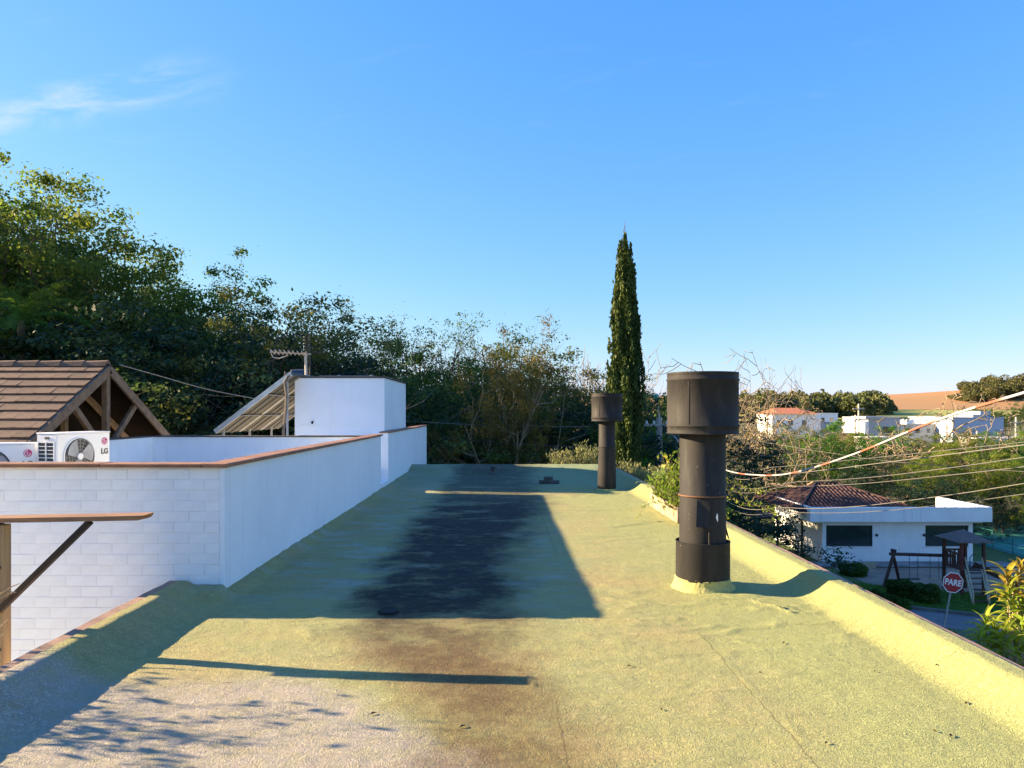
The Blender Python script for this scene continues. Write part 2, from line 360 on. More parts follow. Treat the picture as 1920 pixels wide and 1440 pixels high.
leafmat('leaf_cypress', (0.030, 0.055, 0.014), (0.090, 0.110, 0.022), 0.12)
leafmat('leaf_green', (0.06, 0.15, 0.02), (0.14, 0.25, 0.03), 0.4)
leafmat('leaf_near', (0.15, 0.24, 0.022), (0.36, 0.40, 0.04), 0.45, clump=3)
leafmat('leaf_orange', (0.32, 0.19, 0.02), (0.38, 0.31, 0.04), 0.4, clump=4)
leafmat('leaf_hedge', (0.03, 0.075, 0.014), (0.075, 0.14, 0.02), 0.2)
leafmat('leaf_far', (0.085, 0.105, 0.035), (0.16, 0.155, 0.055), 0.2, clump=0.05)
leafmat('blossom', (0.75, 0.55, 0.05), (0.8, 0.65, 0.12), 0.3)
mat('leaf_dry', (0.05, 0.03, 0.015), rough=0.9)
mat('grass', (0.06, 0.11, 0.02), (0.10, 0.13, 0.03), 0.9, 0.95, bump=0.6, bscale=18)
mat('ground_mix', (0.10, 0.12, 0.04), (0.16, 0.12, 0.06), 0.12, 0.95, bump=0.4, bscale=2)
mat('sand', (0.36, 0.24, 0.16), (0.24, 0.16, 0.11), 1.2, 0.95, bump=0.5, bscale=12)
mat('flagstone', (0.30, 0.27, 0.25), (0.22, 0.20, 0.19), 3, 0.9, bump=0.5, bscale=8, vary=0.2)
mat('flag_joint', (0.12, 0.10, 0.08), rough=0.95)
mat('road_paving', (0.14, 0.13, 0.13), (0.20, 0.17, 0.155), 1.5, 0.9, bump=0.7, bscale=7)
mat('kerb', (0.10, 0.10, 0.09), (0.16, 0.15, 0.14), 2, 0.9)
mat('court_green', (0.03, 0.20, 0.14), (0.04, 0.24, 0.16), 1, 0.8)
mat('court_line', (0.7, 0.7, 0.66), rough=0.8)
mat('fence_teal', (0.02, 0.13, 0.12), rough=0.5)
mat('red_tile', (0.095, 0.046, 0.036), (0.058, 0.032, 0.028), 1.5, 0.85, bump=0.5, bscale=6)
mat('orange_tile', (0.48, 0.16, 0.07), (0.38, 0.13, 0.06), 1.5, 0.85)
mat('window_glass', (0.022, 0.036, 0.038), rough=0.03, spec=1.0)
mat('window_frame', (0.03, 0.04, 0.04), rough=0.5)
mat('blind', (0.30, 0.28, 0.22), rough=0.8)
mat('play_wood', (0.055, 0.022, 0.016), (0.085, 0.035, 0.025), 4, 0.7)
mat('play_red', (0.14, 0.03, 0.025), (0.10, 0.02, 0.02), 4, 0.7)
mat('play_pale', (0.46, 0.36, 0.22), (0.34, 0.26, 0.16), 5, 0.75)
mat('thatch', (0.17, 0.12, 0.10), (0.11, 0.08, 0.07), 12, 0.9, bump=0.6)
mat('sign_red', (0.36, 0.018, 0.03), rough=0.35)
mat('sign_white', (0.82, 0.80, 0.78), rough=0.4)
mat('galvanised', (0.42, 0.42, 0.42), (0.34, 0.34, 0.34), 6, 0.5, metal=0.5)
mat('grey_wall', (0.42, 0.44, 0.48), (0.36, 0.38, 0.42), 0.4, 0.85)
mat('blue_wall', (0.40, 0.47, 0.58), (0.36, 0.43, 0.54), 0.3, 0.85)
mat('pale_wall', (0.62, 0.56, 0.48), (0.52, 0.47, 0.42), 0.4, 0.85)
mat('field_soil', (0.36, 0.175, 0.055), (0.31, 0.175, 0.055), 0.012, 0.95, bump=0.2, bscale=0.3, stretch=(0.35, 3, 1))
mat('meadow', (0.26, 0.30, 0.05), (0.38, 0.32, 0.07), 0.02, 0.95, stretch=(0.4, 2, 1))
def striped():
    m, t = newmat('cable_striped'); c = t.n('ShaderNodeTexCoord').outputs['Object']; s = t.n('ShaderNodeSeparateXYZ'); t.put(s.inputs[0], c)
    n = t.noise(c, 0.9, 3); ph = t.math('FRACT', t.math('ADD', t.math('MULTIPLY', s.outputs[1], 0.62), t.math('MULTIPLY', n, 0.8)))
    col = t.mix(t.ss(ph, 0.62, 0.72), (0.40, 0.38, 0.37), (0.40, 0.13, 0.07)); t.out(t.principled(col, 0.5))
striped()

# ------------------------------------------------------------------ ground and far terrain
GZ = -6.4
def terr(X, Y):
    z = np.interp(Y, [0, 150, 190, 250, 400, 560, 700, 780, 1000, 1600], [GZ, GZ, GZ + 0.6, -0.9, 2.5, 9.8, 16.4, 17.2, 9.0, -10.0])
    z = z + 9.0 * np.exp(-((X - 395) / 85.0) ** 2 - ((Y - 560) / 90.0) ** 2)
    return z
def sheet(name, x0, x1, y0, y1, nx, ny, mt, dz=0.0, yf=None, kind='structure', clip=None):
    xs = np.linspace(x0, x1, nx); ys = np.array(yf) if yf is not None else np.linspace(y0, y1, ny); ny = len(ys)
    XX, YY = np.meshgrid(xs, ys); ZZ = terr(XX, YY) + dz
    if clip: YY = clip(XX, YY); ZZ = terr(XX, YY) + dz
    V = np.stack([XX, YY, ZZ], -1).reshape(-1, 3); i = np.arange((ny - 1) * (nx - 1)); a = (i // (nx - 1)) * nx + i % (nx - 1)
    return link(name, mesh_np(name, V, np.stack([a, a + 1, a + nx + 1, a + nx], 1), True), mt, None, kind)
sheet('ground', -700, 1400, 0, 0, 90, 0, 'ground_mix', 0, list(np.linspace(-150, 150, 13)) + list(np.linspace(165, 1000, 60)) + [1100, 1250, 1600])
sheet('meadow', 60, 620, 238, 405, 60, 24, 'meadow', 0.25, clip=lambda X, Y: Y)
sheet('ploughed_field', 40, 900, 398, 800, 70, 50, 'field_soil', 0.4, clip=lambda X, Y: Y + np.where(Y < 420, 10 * np.sin(X / 60.0), 0))

# ------------------------------------------------------------------ flat roof we stand on
def roof_h(x, y):
    z = np.zeros_like(x)
    tr = np.clip((x - 2.52) / (2.80 - 2.52), 0, 1); z += 0.16 * tr ** 1.7
    nearb = np.clip((6.5 - y) / 0.1, 0, 1)
    tl = np.clip((-2.32 - x) / 0.36, 0, 1); z += 0.155 * tl ** 1.6 * nearb
    jag = 0.05 * fbm(y * 2.2, y * 0 + 3.3, 4, 5)
    tw = np.clip((-2.22 - x + jag) / 0.16, 0, 1); z += (1 - nearb) * (0.06 + 0.5 * np.abs(jag)) * tw ** 1.5
    tf = np.clip((y - 19.0) / 0.45, 0, 1); z = np.maximum(z, 0.12 * tf ** 1.5 + 0.07 * np.clip((y - 19.45) / 0.6, 0, 1))
    up = np.clip((y - 6.10) / 0.16, 0, 1) * np.clip((-2.30 - x) / 0.1, 0, 1) * np.clip((6.49 - y) / 0.01, 0, 1); z = np.maximum(z, (0.115 + 0.02 * fbm(x * 6, y * 3, 3, 9)) * up)
    flat = 1 - np.clip(tr + tl * nearb, 0, 1)
    z += 0.012 * fbm(x * 0.9, y * 0.9, 3, 1) * flat
    wr = np.abs(fbm(x * 1.1 + 0.35 * y, y * 4.5 + 0.6 * fbm(x, y, 2, 8), 3, 21)); mask = np.clip(vnoise(x * 0.7, y * 0.5, 33) * 2 - 0.7, 0, 1)
    z += 0.014 * np.exp(-(wr / 0.07) ** 2) * mask * (0.3 + 0.7 * flat)
    z += 0.004 * fbm(x * 7, y * 7, 3, 41) + 0.0022 * fbm(x * 24, y * 24, 2, 43)
    # lifted lap of the membrane running beside the big flue, and a fold next to it
    s = x - (2.02 - (y - 5.45) * 0.07 + 0.02 * np.sin(y * 5)); z += 0.007 * np.clip(1 - np.abs(s - 0.02) / 0.02, 0, 1) * np.clip((5.6 - y) / 0.2, 0, 1) * flat * 0
    for (xa, ya, xb, yb, hh, ww) in ((2.12, 6.35, 2.32, 5.85, 0.035, 0.025), (2.18, 6.30, 2.40, 5.95, 0.02, 0.03), (1.42, 5.35, 1.50, 3.2, 0.006, 0.012), (0.10, 3.75, 0.32, 3.2, 0.008, 0.02), (0.15, 4.55, 0.20, 4.25, 0.012, 0.03),
                                     (1.3, 10.2, 2.4, 10.9, 0.02, 0.07), (1.0, 9.1, 2.0, 9.6, 0.015, 0.06), (1.1, 12.0, 2.2, 12.3, 0.02, 0.08), (-2.2, 8.2, -1.5, 8.05, 0.02, 0.07), (-2.2, 10.6, -1.6, 10.4, 0.022, 0.08)):
        dx, dy = xb - xa, yb - ya; L2 = dx * dx + dy * dy; tt = np.clip(((x - xa) * dx + (y - ya) * dy) / L2, 0, 1)
        wob = 0.03 * fbm(tt * 7, tt * 0 + xa, 2, 3)
        d = np.hypot(x - (xa + tt * dx) + wob, y - (ya + tt * dy)); z += hh * np.clip(1 - d / ww, 0, 1) ** 1.3 * np.sin(np.pi * np.clip(tt, 0.03, 0.97)) ** 0.5
    return z
ys = []; y = -2.5
while y < 20.05: ys.append(y); y += 0.04 if y < 2.5 else 0.022 + max(0, y - 3) * 0.0032
ys.append(20.05); ys = np.array(ys); xs = np.linspace(-2.765, 2.915, 238)
XX, YY = np.meshgrid(xs, ys); nx = len(xs); ny = len(ys)
V = np.stack([XX, YY, roof_h(XX, YY)], -1).reshape(-1, 3); i = np.arange((ny - 1) * (nx - 1)); a = (i // (nx - 1)) * nx + i % (nx - 1)
link('flat_roof', mesh_np('flat_roof', V, np.stack([a, a + 1, a + nx + 1, a + nx], 1), True), 'roof_paint', None, 'structure')
def edge_strip(name, x0, x1, y0, y1, ztop, zb):
    m = MB(); n = 60
    for k in range(n):
        ya, yb = y0 + (y1 - y0) * k / n, y0 + (y1 - y0) * (k + 1) / n
    vs = []; fs = []
    for k in range(n + 1):
        yy = y0 + (y1 - y0) * k / n; j = 0.010 * float(fbm(np.array(yy * 3), np.array(x0), 3, 3)); j2 = 0.006 * float(fbm(np.array(yy * 5), np.array(x0 + 7), 3, 5))
        vs += [(x0 + j, yy, zb), (x0 + j, yy, ztop + j2), (x1 + j2, yy, ztop - 0.006 + j), (x1 + j2, yy, zb)]
    for k in range(n):
        for q in range(4): fs.append((k*4+q, k*4+(q+1) % 4, k*4+4+(q+1) % 4, k*4+4+q))
    m.add(vs, fs + [(0, 1, 2, 3), (n*4, n*4+3, n*4+2, n*4+1)])
    return m.build(name, 'bare_edge', None, kind='structure')
edge_strip('roof_edge_left', -2.86, -2.755, -2.5, 6.44, 0.147, -0.35)
edge_strip('roof_edge_right', 2.905, 2.985, -2.5, 20.15, 0.152, -0.35)
m = MB().box((-2.3, 20.04, -0.35), (2.90, 20.16, 0.178)); m.build('roof_edge_far', 'mortar_yellow', None, kind='structure')

# ------------------------------------------------------------------ white house: body, painted brick wall, plaster walls, tower
WZ = 1.115
house = thing('white_house', 'white house with painted brick front, terracotta copings and boxy rooftop tower', 'house', (-4.6, 10, GZ))
m = MB(); m.box((-2.84, -2.45, GZ), (2.89, 6.40, -0.36)); m.box((-6.8, 6.68, GZ), (-2.6, 24.0, 0.40)); m.box((-2.6, 6.66, GZ), (2.89, 20.0, -0.36)); m.build('body', 'white_plaster', house)
bw = MB().box((-6.9, 6.49, GZ), (-2.415, 6.66, WZ)).build('brick_wall', 'white_mortar', house)
# bricks of the front wall, one object each
BL, BH, JO = 0.268, 0.0925, 0.006
def brick_mesh(L, seed):
    r = random.Random(seed); mm = MB(); mm.box((0, 0, 0), (L - JO, 0.03, BH - JO)); bm = bmesh.new(); me = mm.mesh('brick'); bm.from_mesh(me)
    bmesh.ops.bevel(bm, geom=bm.edges[:], offset=0.002, segments=1, affect='EDGES')
    for v_ in bm.verts: v_.co += Vector((r.uniform(-1, 1) * 0.0015, r.uniform(-1, 1) * 0.0012, r.uniform(-1, 1) * 0.0015))
    bm.to_mesh(me); bm.free(); me.materials.append(MATS['white_brick']); return me
full = [brick_mesh(BL, s) for s in range(5)]; half = [brick_mesh(BL / 2, s + 9) for s in range(3)]
o0 = ORG[bw]
for row in range(19):
    z = WZ - 0.012 - (row + 1) * BH
    x = -2.445; k = 0
    while x > -4.75:
        L, me = (BL / 2, rnd.choice(half)) if (k == 0 and row % 2) else (BL, rnd.choice(full))
        if x - L < -2.46 or True:
            b = bpy.data.objects.new('brick', me); COL.objects.link(b); b.parent = bw
            b.location = Vector((x - L + JO / 2, 6.4855 + rnd.uniform(-0.002, 0.0035), z + JO / 2 + rnd.uniform(-.001, .001))) - o0
        x -= L; k += 1
MB().box((-2.443, 6.470, -0.3), (-2.40, 6.60, WZ)).build('wall_corner', 'white_plaster', house, bevel=0.006)
def plaster_wall(name, x0, x1, y0, y1, z0, z1):
    # long plaster wall with an uneven face towards the roof
    n = 46; q = 10; vs = []; fs = []
    for i in range(n + 1):
        yy = y0 + (y1 - y0) * i / n
        for j in range(q + 1):
            zz_ = z0 + (z1 - z0) * j / q
            d = 0.006 * float(fbm(np.array(yy * 0.9), np.array(zz_ * 1.4), 3, 11))
            vs.append((x1 + (d if 0 < i < n else 0), yy, zz_))
    for i in range(n):
        for j in range(q): fs.append((i*(q+1)+j, (i+1)*(q+1)+j, (i+1)*(q+1)+j+1, i*(q+1)+j+1))
    mm = MB(); mm.add(vs, fs, True)
    b = len(mm.v); mm.add([(x0, y0, z0), (x0, y1, z0), (x0, y1, z1), (x0, y0, z1), (x1, y0, z0), (x1, y1, z0), (x1, y1, z1), (x1, y0, z1)], [(0,1,2,3), (0,3,7,4), (1,5,6,2), (3,2,6,7)])
    return mm.build(name, 'white_plaster', house)
plaster_wall('side_wall', -2.56, -2.402, 6.605, 14.9, -0.3, WZ)
plaster_wall('side_wall', -2.56, -2.402, 15.86, 24.0, -0.3, WZ + 0.03)
MB().box((-2.558, 14.902, -0.3), (-2.404, 15.858, 0.15)).build('sill', 'white_plaster', house)
MB().box((-6.98, 14.62, -0.3), (-2.562, 14.80, WZ - 0.012)).build('courtyard_wall', 'white_plaster', house)
MB().box((-6.98, 6.665, -0.3), (-6.82, 14.615, WZ - 0.012)).build('courtyard_wall', 'white_plaster', house)
MB().box((-6.815, 6.665, 0.405), (-2.565, 14.615, 0.43)).build('courtyard_floor', 'concrete', house)
def coping_run(p0, p1, wd, zt, th, step, mt='coping', axis='y'):
    L = p1 - p0; n = max(1, round(L / step)); d = L / n
    for k in range(n):
        a_, b_ = p0 + k * d + 0.002, p0 + (k + 1) * d - 0.002; jz = rnd.uniform(-0.003, 0.003)
        mm = MB()
        if axis[0] == 'y': mm.box((wd[0], a_, zt), (wd[1], b_, zt + th + jz))
        else: mm.box((a_, wd[0], zt), (b_, wd[1], zt + th + jz))
        mm.build('coping_tile', mt, house, bevel=0.006)
coping_run(6.44, 14.96, (-2.585, -2.372), WZ + 0.002, 0.035, 0.9)
coping_run(15.84, 24.03, (-2.60, -2.375), WZ + 0.032, 0.03, 1.0)
coping_run(-6.98, -2.59, (6.44, 6.69), WZ + 0.003, 0.034, 0.9, axis='x')
coping_run(-6.8, -2.6, (14.59, 14.83), WZ - 0.010, 0.025, 1.4, 'dark_coping', 'x')
coping_run(6.72, 14.58, (-7.0, -6.80), WZ - 0.010, 0.025, 1.4, 'dark_coping', 'y')
# rooftop tower
tw = MB().box((-4.63, 16.72, 0.38), (-2.612, 20.4, 2.36)).build('tower', 'white_plaster', house, bevel=0.012)
MB().box((-4.66, 16.69, 2.362), (-2.585, 20.43, 2.392)).build('tower_coping', 'dark_coping', tw)
MB().box((-4.2, 17.2, 2.394), (-3.0, 20.0, 2.43)).build('tower_slab', 'concrete', tw)
MB().box((-4.628, 16.712, 1.28), (-2.63, 16.7205, 1.287)).build('joint_line', 'white_mortar', tw)
MB().tube([(-4.22, 16.74, 1.37), (-4.22, 16.64, 1.37), (-4.21, 16.63, 1.33)], 0.02, 8).build('spout', 'black', tw)
for xx in (-4.0, -3.2):
    MB().tube([(xx + 0.07 * math.cos(a_), 18.4, 2.43 + 0.07 * math.sin(a_)) for a_ in np.linspace(0, math.pi, 9)], 0.008, 6).build('lifting_loop', 'galvanised', tw)

# ------------------------------------------------------------------ flues on the roof
def flue(x, y, big):
    f = thing('metal_flue', 'dark metal flue with wide round cap and riveted base sleeve beside the right parapet' if big else 'slimmer dark metal flue with grey sunlit cap in front of the cypress', 'flue', (x, y, 0), 0, 'metal flues on the flat roof')
    T, B = (1.955, 1.40) if big else (1.975, 1.405); r = 0.317 if big else 0.312
    cap = MB().lathe((0, 0, 0), [(0.0, T - 0.03), (r - 0.02, T - 0.03), (r - 0.02, T - 0.006), (r, T), (r + 0.004, T - 0.012), (r, T - 0.02), (r, T - 0.055), (r + 0.009, T - 0.063), (r + 0.009, T - 0.07), (r, T - 0.078), (r, B + 0.085), (r + 0.009, B + 0.077), (r + 0.009, B + 0.07), (r, B + 0.062), (r, B + 0.012), (r + 0.008, B + 0.004), (r + 0.002, B), (r - 0.03, B), (r - 0.03, B + 0.1), (0.1, B + 0.1)], 64).build('cap', 'flue_metal', f, local=True, sharp=50)
    MB().box((-0.0015, -r - 0.0035, B + 0.09), (0.012, -r + 0.004, T - 0.085)).build('cap_seam', 'flue_metal', cap, local=True).rotation_euler = (0, 0, R(-38))
    pr = 0.205 if big else 0.185
    if big:
        MB().lathe((0, 0, 0), [(pr, 1.52), (pr, 0.865), (pr + 0.008, 0.858), (pr + 0.010, 0.84), (pr - 0.002, 0.832), (pr, 0.825), (pr + 0.004, 0.30), (pr + 0.004, 0.08)], 56).build('pipe', 'flue_metal', f, local=True, sharp=50)
        MB().lathe((0, 0, 0), [(pr + 0.002, 0.835), (pr + 0.0125, 0.838), (pr + 0.0125, 0.848), (pr + 0.002, 0.85)], 56).build('joint_band', 'rust', f, local=True)
        sl_ = MB().lathe((0, 0, 0), [(0.236, 0.075), (0.241, 0.09), (0.241, 0.415), (0.245, 0.425), (0.238, 0.428), (0.234, 0.42), (0.234, 0.30)], 56, jit=lambda a_, i: 0.002 * math.sin(3 * a_ + i)).build('base_sleeve', 'flue_metal', f, local=True)
        MB().lathe((0, 0, 0), [(0.233, 0.36), (pr + 0.006, 0.39), (pr + 0.005, 0.402)], 48).build('rusty_gap', 'rust', sl_, local=True)
        # folded flap and small upright tabs on the pipe
        a0 = R(-100); c, s_ = math.cos(a0), math.sin(a0)
        def on(a_, rr, z): return (rr * math.cos(a_), rr * math.sin(a_), z)
        MB().add([on(R(-118), pr + .004, .82), on(R(-90), pr + .004, .82), on(R(-88), pr + .05, .58), on(R(-116), pr + .085, .585), on(R(-118), pr + .001, .585), on(R(-88), pr + .001, .58)], [(0, 1, 2, 3), (0, 3, 4), (1, 5, 2), (3, 2, 5, 4)]).build('flap', 'flue_metal', f, local=True)
        MB().box((-0.006, -pr - 0.03, 0.40), (0.006, -pr - 0.002, 0.53)).build('tab', 'flue_metal', f, local=True)
        MB().add([on(R(-8), pr, .50), on(R(-8), pr + .004, .56), on(R(-8), .245, .41), on(R(-4), pr, .50), on(R(-4), pr + .004, .56), on(R(-4), .245, .41)], [(0, 1, 2), (3, 5, 4), (1, 4, 5, 2), (0, 3, 4, 1), (0, 2, 5, 3)]).build('tab', 'flue_metal', f, local=True)
        MB().lathe((0, 0, 0), [(0.30, -0.02), (0.275, 0.012), (0.252, 0.05), (0.245, 0.095), (0.236, 0.10), (0.2, 0.09)], 64, jit=lambda a_, i: 0.014 * math.sin(5 * a_ + 2 * i) * math.sin(2 * a_ + i) + rnd.uniform(-.006, .006)).build('mortar_base', 'mortar_yellow', f, local=True)
        MB().add([on(R(-72), pr + 0.004, .66), on(R(-69), pr + 0.0055, .635), on(R(-66), pr + 0.0055, .62), on(R(-66), pr + 0.005, .68), on(R(-69), pr + 0.0055, .70)], [(0, 1, 2, 3, 4)]).build('paint_chip', 'logo_white', f, local=True)
    else:
        MB().lathe((0, 0, 0), [(0.165, 1.5), (0.168, 0.9), (0.176, 0.89), (0.172, 0.86), (0.185, 0.4), (0.188, 0.06), (0.175, 0.02), (0.172, -0.01)], 48).build('pipe', 'flue_metal', f, local=True)
        MB().lathe((0, 0, 0), [(0.169, 0.872), (0.178, 0.876), (0.178, 0.886), (0.169, 0.89)], 48).build('joint_band', 'flue_metal', f, local=True)
        MB().lathe((0, 0, 0), [(0.215, -0.01), (0.195, 0.012), (0.18, 0.03)], 40, jit=lambda a_, i: rnd.uniform(-.008, .008)).build('mortar_base', 'mortar_yellow', f, local=True)
flue(1.838, 6.82, True); flue(2.163, 15.3, False)

# ------------------------------------------------------------------ small things on the roof
d = thing('floor_drain', 'round black drain hole sunk in the stained roof', 'drain', (-0.90, 5.95, 0))
MB().lathe((0, 0, 0), [(0.0, 0.018), (0.07, 0.018)], 24).build('opening', 'black', d, local=True)
MB().lathe((0, 0, 0), [(0.07, 0.017), (0.073, 0.02), (0.082, 0.014), (0.088, 0.002)], 24).build('rim', 'black', d, local=True)
p = P(1030, 907, 16.6)
d = thing('broken_brick_pile', 'dark broken brick pieces lying on the shaded far end', 'debris', (p.x, p.y, 0.01))
for (x_, y_, z_, L_, a_) in ((-0.12, 0, 0, .22, 12), (0.10, -0.02, 0, .24, -6), (-0.02, 0.03, 0.075, .2, 3)):
    MB().box((x_ - L_ / 2, y_ - .05, z_), (x_ + L_ / 2, y_ + .05, z_ + .07), Matrix.Rotation(R(a_), 3, 'Z')).build('brick', 'brick_debris', d, bevel=.01, local=True)
d = thing('roof_vent', 'small dark vent stub at the foot of the far parapet', 'vent', (-0.21, 19.0, 0.02))
MB().lathe((0, 0, 0), [(0.11, -0.03), (0.09, 0.02), (0.05, 0.04), (0.05, 0.15), (0.09, 0.16), (0.09, 0.19), (0.0, 0.2)], 16).build('stub', 'brick_debris', d, local=True)
for k, (px, py) in enumerate(((1757, 1264), (1640, 1263), (1812, 1322), (1783, 1384), (1470, 1210), (1550, 1395), (1752, 1376), (1180, 1250), (700, 1340), (868, 1362), (1240, 1330), (1425, 1262))):
    Yp = 1.6 * F / (py - VY); q = P(px, py, Yp); mm = MB()
    l = rnd.uniform(.012, .024); a_ = rnd.uniform(0, 6); c, s_ = math.cos(a_), math.sin(a_)
    pts = [(-l, 0, 0.002), (0, -l * .4, 0.007), (l, 0, .002), (0, l * .4, .009)]
    lo = mm.add([(x_ * c - y_ * s_, x_ * s_ + y_ * c, z_) for x_, y_, z_ in pts], [(0, 1, 2), (0, 2, 3)]).build('fallen_leaf', 'leaf_dry', None)
    lo.location = (q.x, q.y, float(roof_h(np.array([q.x]), np.array([q.y]))[0]) + 0.004); tag(lo, 'tiny dry brown leaf lying on the sunlit yellow roof', 'leaf', 'dry leaves on the roof')

# ------------------------------------------------------------------ timber bracket at the left
bt = thing('timber_bracket', 'weathered timber post with cantilevered board and diagonal brace outside the left kerb', 'bracket', (-3.42, 5.06, GZ))
pa = Vector((-3.75, 5.10, 0.862)); pb = Vector((-2.36, 4.965, 0.905)); ax = (pb - pa).normalized()
mm = MB(); side = ax.cross(Vector((0, 0, 1))).normalized(); upv = side.cross(ax)
prof = [(-0.07, -0.018), (0.07, -0.018), (0.07, 0.013), (-0.07, 0.017)]
vs = [pa + side * a_ + upv * b_ for a_, b_ in prof] + [pb - ax * 0.02 + side * a_ + upv * b_ for a_, b_ in prof] + [pb + ax * (0.015 if b_ > 0 else 0.0) + side * a_ * .97 + upv * (b_ if b_ > 0 else b_ * 0.4) for a_, b_ in prof]
mm.add(vs, [(0,1,2,3)] + [(i, (i+1) % 4, 4+(i+1) % 4, 4+i) for i in range(4)] + [(4+i, 4+(i+1) % 4, 8+(i+1) % 4, 8+i) for i in range(4)] + [(8,9,10,11)])
mm.build('board', 'board_wood', bt)
MB().box((-3.395, 5.02, GZ), (-3.345, 5.10, 0.838)).build('post', 'post_wood', bt, bevel=.005)
MB().box((-3.47, 5.035, GZ), (-3.40, 5.12, 0.838)).build('post', 'timber_dark', bt, bevel=.005)
MB().beam((-3.37, 5.0, 0.26), (-2.745, 4.98, 0.865), 0.035, 0.052, (0, 1, 0)).build('brace', 'timber_dark', bt)
for zz_ in (0.55, 0.28, 0.0, -0.25):
    MB().lathe((-3.37, 0, 0), [(0.0, 0.012), (0.009, 0.010), (0.011, 0)], 10).build('bolt', 'bolt', bt).matrix_local = Matrix.Translation(Vector((0, 5.018, zz_)) - ORG[bt]) @ Matrix.Translation((-3.37, 0, 0)) @ Matrix.Rotation(R(90), 4, 'X') @ Matrix.Translation((3.37, 0, 0)) @ Matrix.Translation(ORG[bt])

# ------------------------------------------------------------------ air conditioners in the courtyard
def ac_unit(label, loc, rz, ww=0.74, hh=0.50, dd=0.28):
    a_ = thing('air_conditioner', label, 'air conditioner', loc, rz, 'outdoor air conditioning units in the walled court')
    # local: front faces -y, width along x, origin at bottom centre; back at y = dd
    MB().box((-ww/2, 0, 0.04), (ww/2, dd, hh)).build('casing', 'ac_white', a_, bevel=.012, local=True)
    MB().box((-ww/2 - .004, -.006, hh - .004), (ww/2 + .004, dd + .004, hh + .012)).build('lid', 'ac_white', a_, bevel=.005, local=True)
    for sx in (-1, 1): MB().box((sx * ww * .33 - .03, -0.02, -0.10), (sx * ww * .33 + .03, dd + .02, 0.04)).build('foot', 'wire_grey', a_, local=True)
    cx_, cz, r = -ww * 0.10, hh * 0.48, 0.205
    fr = MB().lathe((0, 0, 0), [(r + .012, 0.0), (r + .012, .012), (r, .014), (r, 0.0)], 40).build('fan_ring', 'ac_white', a_, local=True); fr.location = (cx_, -.001, cz); fr.rotation_euler = (R(90), 0, 0)
    dk = MB().lathe((0, 0, 0), [(0, 0.003), (r, 0.003)], 40).build('fan_opening', 'ac_dark', a_, local=True); dk.location = (cx_, -.001, cz); dk.rotation_euler = (R(90), 0, 0)
    for k in range(3):
        mm = MB(); t0 = 2 * math.pi * k / 3 + .4; pts = [(.03 * math.cos(t0 - .5), .03 * math.sin(t0 - .5), .005)]
        pts += [(.185 * math.cos(t0 + q), .185 * math.sin(t0 + q), .005 + .004 * j) for j, q in enumerate(np.linspace(-.75, .5, 7))] + [(.03 * math.cos(t0 + .9), .03 * math.sin(t0 + .9), .008)]
        b = mm.add(pts, [tuple(range(len(pts)))]).build('fan_blade', 'ac_fan', a_, local=True); b.location = (cx_, -.002, cz); b.rotation_euler = (R(90), 0, 0)
    g = MB()
    for k in range(5): g.tube([((r * (k + 1) / 5.4) * math.cos(q), (r * (k + 1) / 5.4) * math.sin(q), .018) for q in np.linspace(0, 2 * math.pi, 33)], .0016, 4, False)
    for k in range(20): g.tube([(.04 * math.cos(k * math.pi / 10), .04 * math.sin(k * math.pi / 10), .018), (r * math.cos(k * math.pi / 10), r * math.sin(k * math.pi / 10), .014)], .0014, 4, False)
    g = g.build('fan_guard', 'wire_grey', a_, local=True); g.location = (cx_, -.001, cz); g.rotation_euler = (R(90), 0, 0)
    hb = MB().lathe((0, 0, 0), [(0, .024), (.036, .022), (.04, .012)], 24).build('hub', 'ac_white', a_, local=True); hb.location = (cx_, -.001, cz); hb.rotation_euler = (R(90), 0, 0)
    # coil intake on the left flank: dark recess behind a white grid
    ck = MB().box((-ww/2 - .002, .03, .07), (-ww/2 + .01, dd - .03, hh - .09)).build('coil', 'ac_dark', a_, local=True)
    for k in range(9):
        zz_ = .075 + k * (hh - .17) / 8; MB().box((-ww/2 - .010, .03, zz_ - .004), (-ww/2 - .0025, dd - .03, zz_ + .004)).build('slat', 'ac_white', ck, local=True)
    for yy in (.03, dd / 2, dd - .03): MB().box((-ww/2 - .012, yy - .006, .065), (-ww/2 - .003, yy + .006, hh - .085)).build('bar', 'ac_white', ck, local=True)
    MB().box((-ww/2 - .006, .10, hh - .06), (-ww/2 + .01, .16, hh - .035)).build('handle_recess', 'ac_dark', a_, local=True)
    # emblem: ring with letters, and the name below it
    ex, ez = ww * .385, hh * .80
    e = MB().lathe((0, 0, 0), [(0, .003), (.042, .003), (.043, 0)], 32).build('emblem', 'logo_pink', a_, local=True); e.location = (ex, -.001, ez); e.rotation_euler = (R(90), 0, 0)
    q = MB(); q.tube([(.031 * math.cos(t_), .031 * math.sin(t_), .004) for t_ in np.linspace(R(75), R(360), 24)], .0035, 5); q.tube([(.031, 0, .004), (.012, 0, .004)], .003, 5)
    q.tube([(-.004, .018, .004), (-.004, -.013, .004), (.010, -.013, .004)], .003, 5); q.tube([(-.017, .012, .004), (-.017, .018, .004)], .0045, 5)
    q.build('emblem_mark', 'logo_white', e, local=True)
    tx = link('lettering', text_mesh('LG', .085, .002, .004), 'logo_dark', a_); tx.location = (ex, -.003, hh * .56); tx.rotation_euler = (R(90), 0, 0)
    for k in range(2): MB().box((ex - .05, -.0025, hh * .30 - k * .012), (ex + .05, -.0005, hh * .305 - k * .012)).build('fine_print', 'ac_fan', a_, local=True)
    return a_
ac_unit('white air conditioner with lettering, its slatted side turned out, against the court', (-4.70, 8.42, 0.86), R(74))
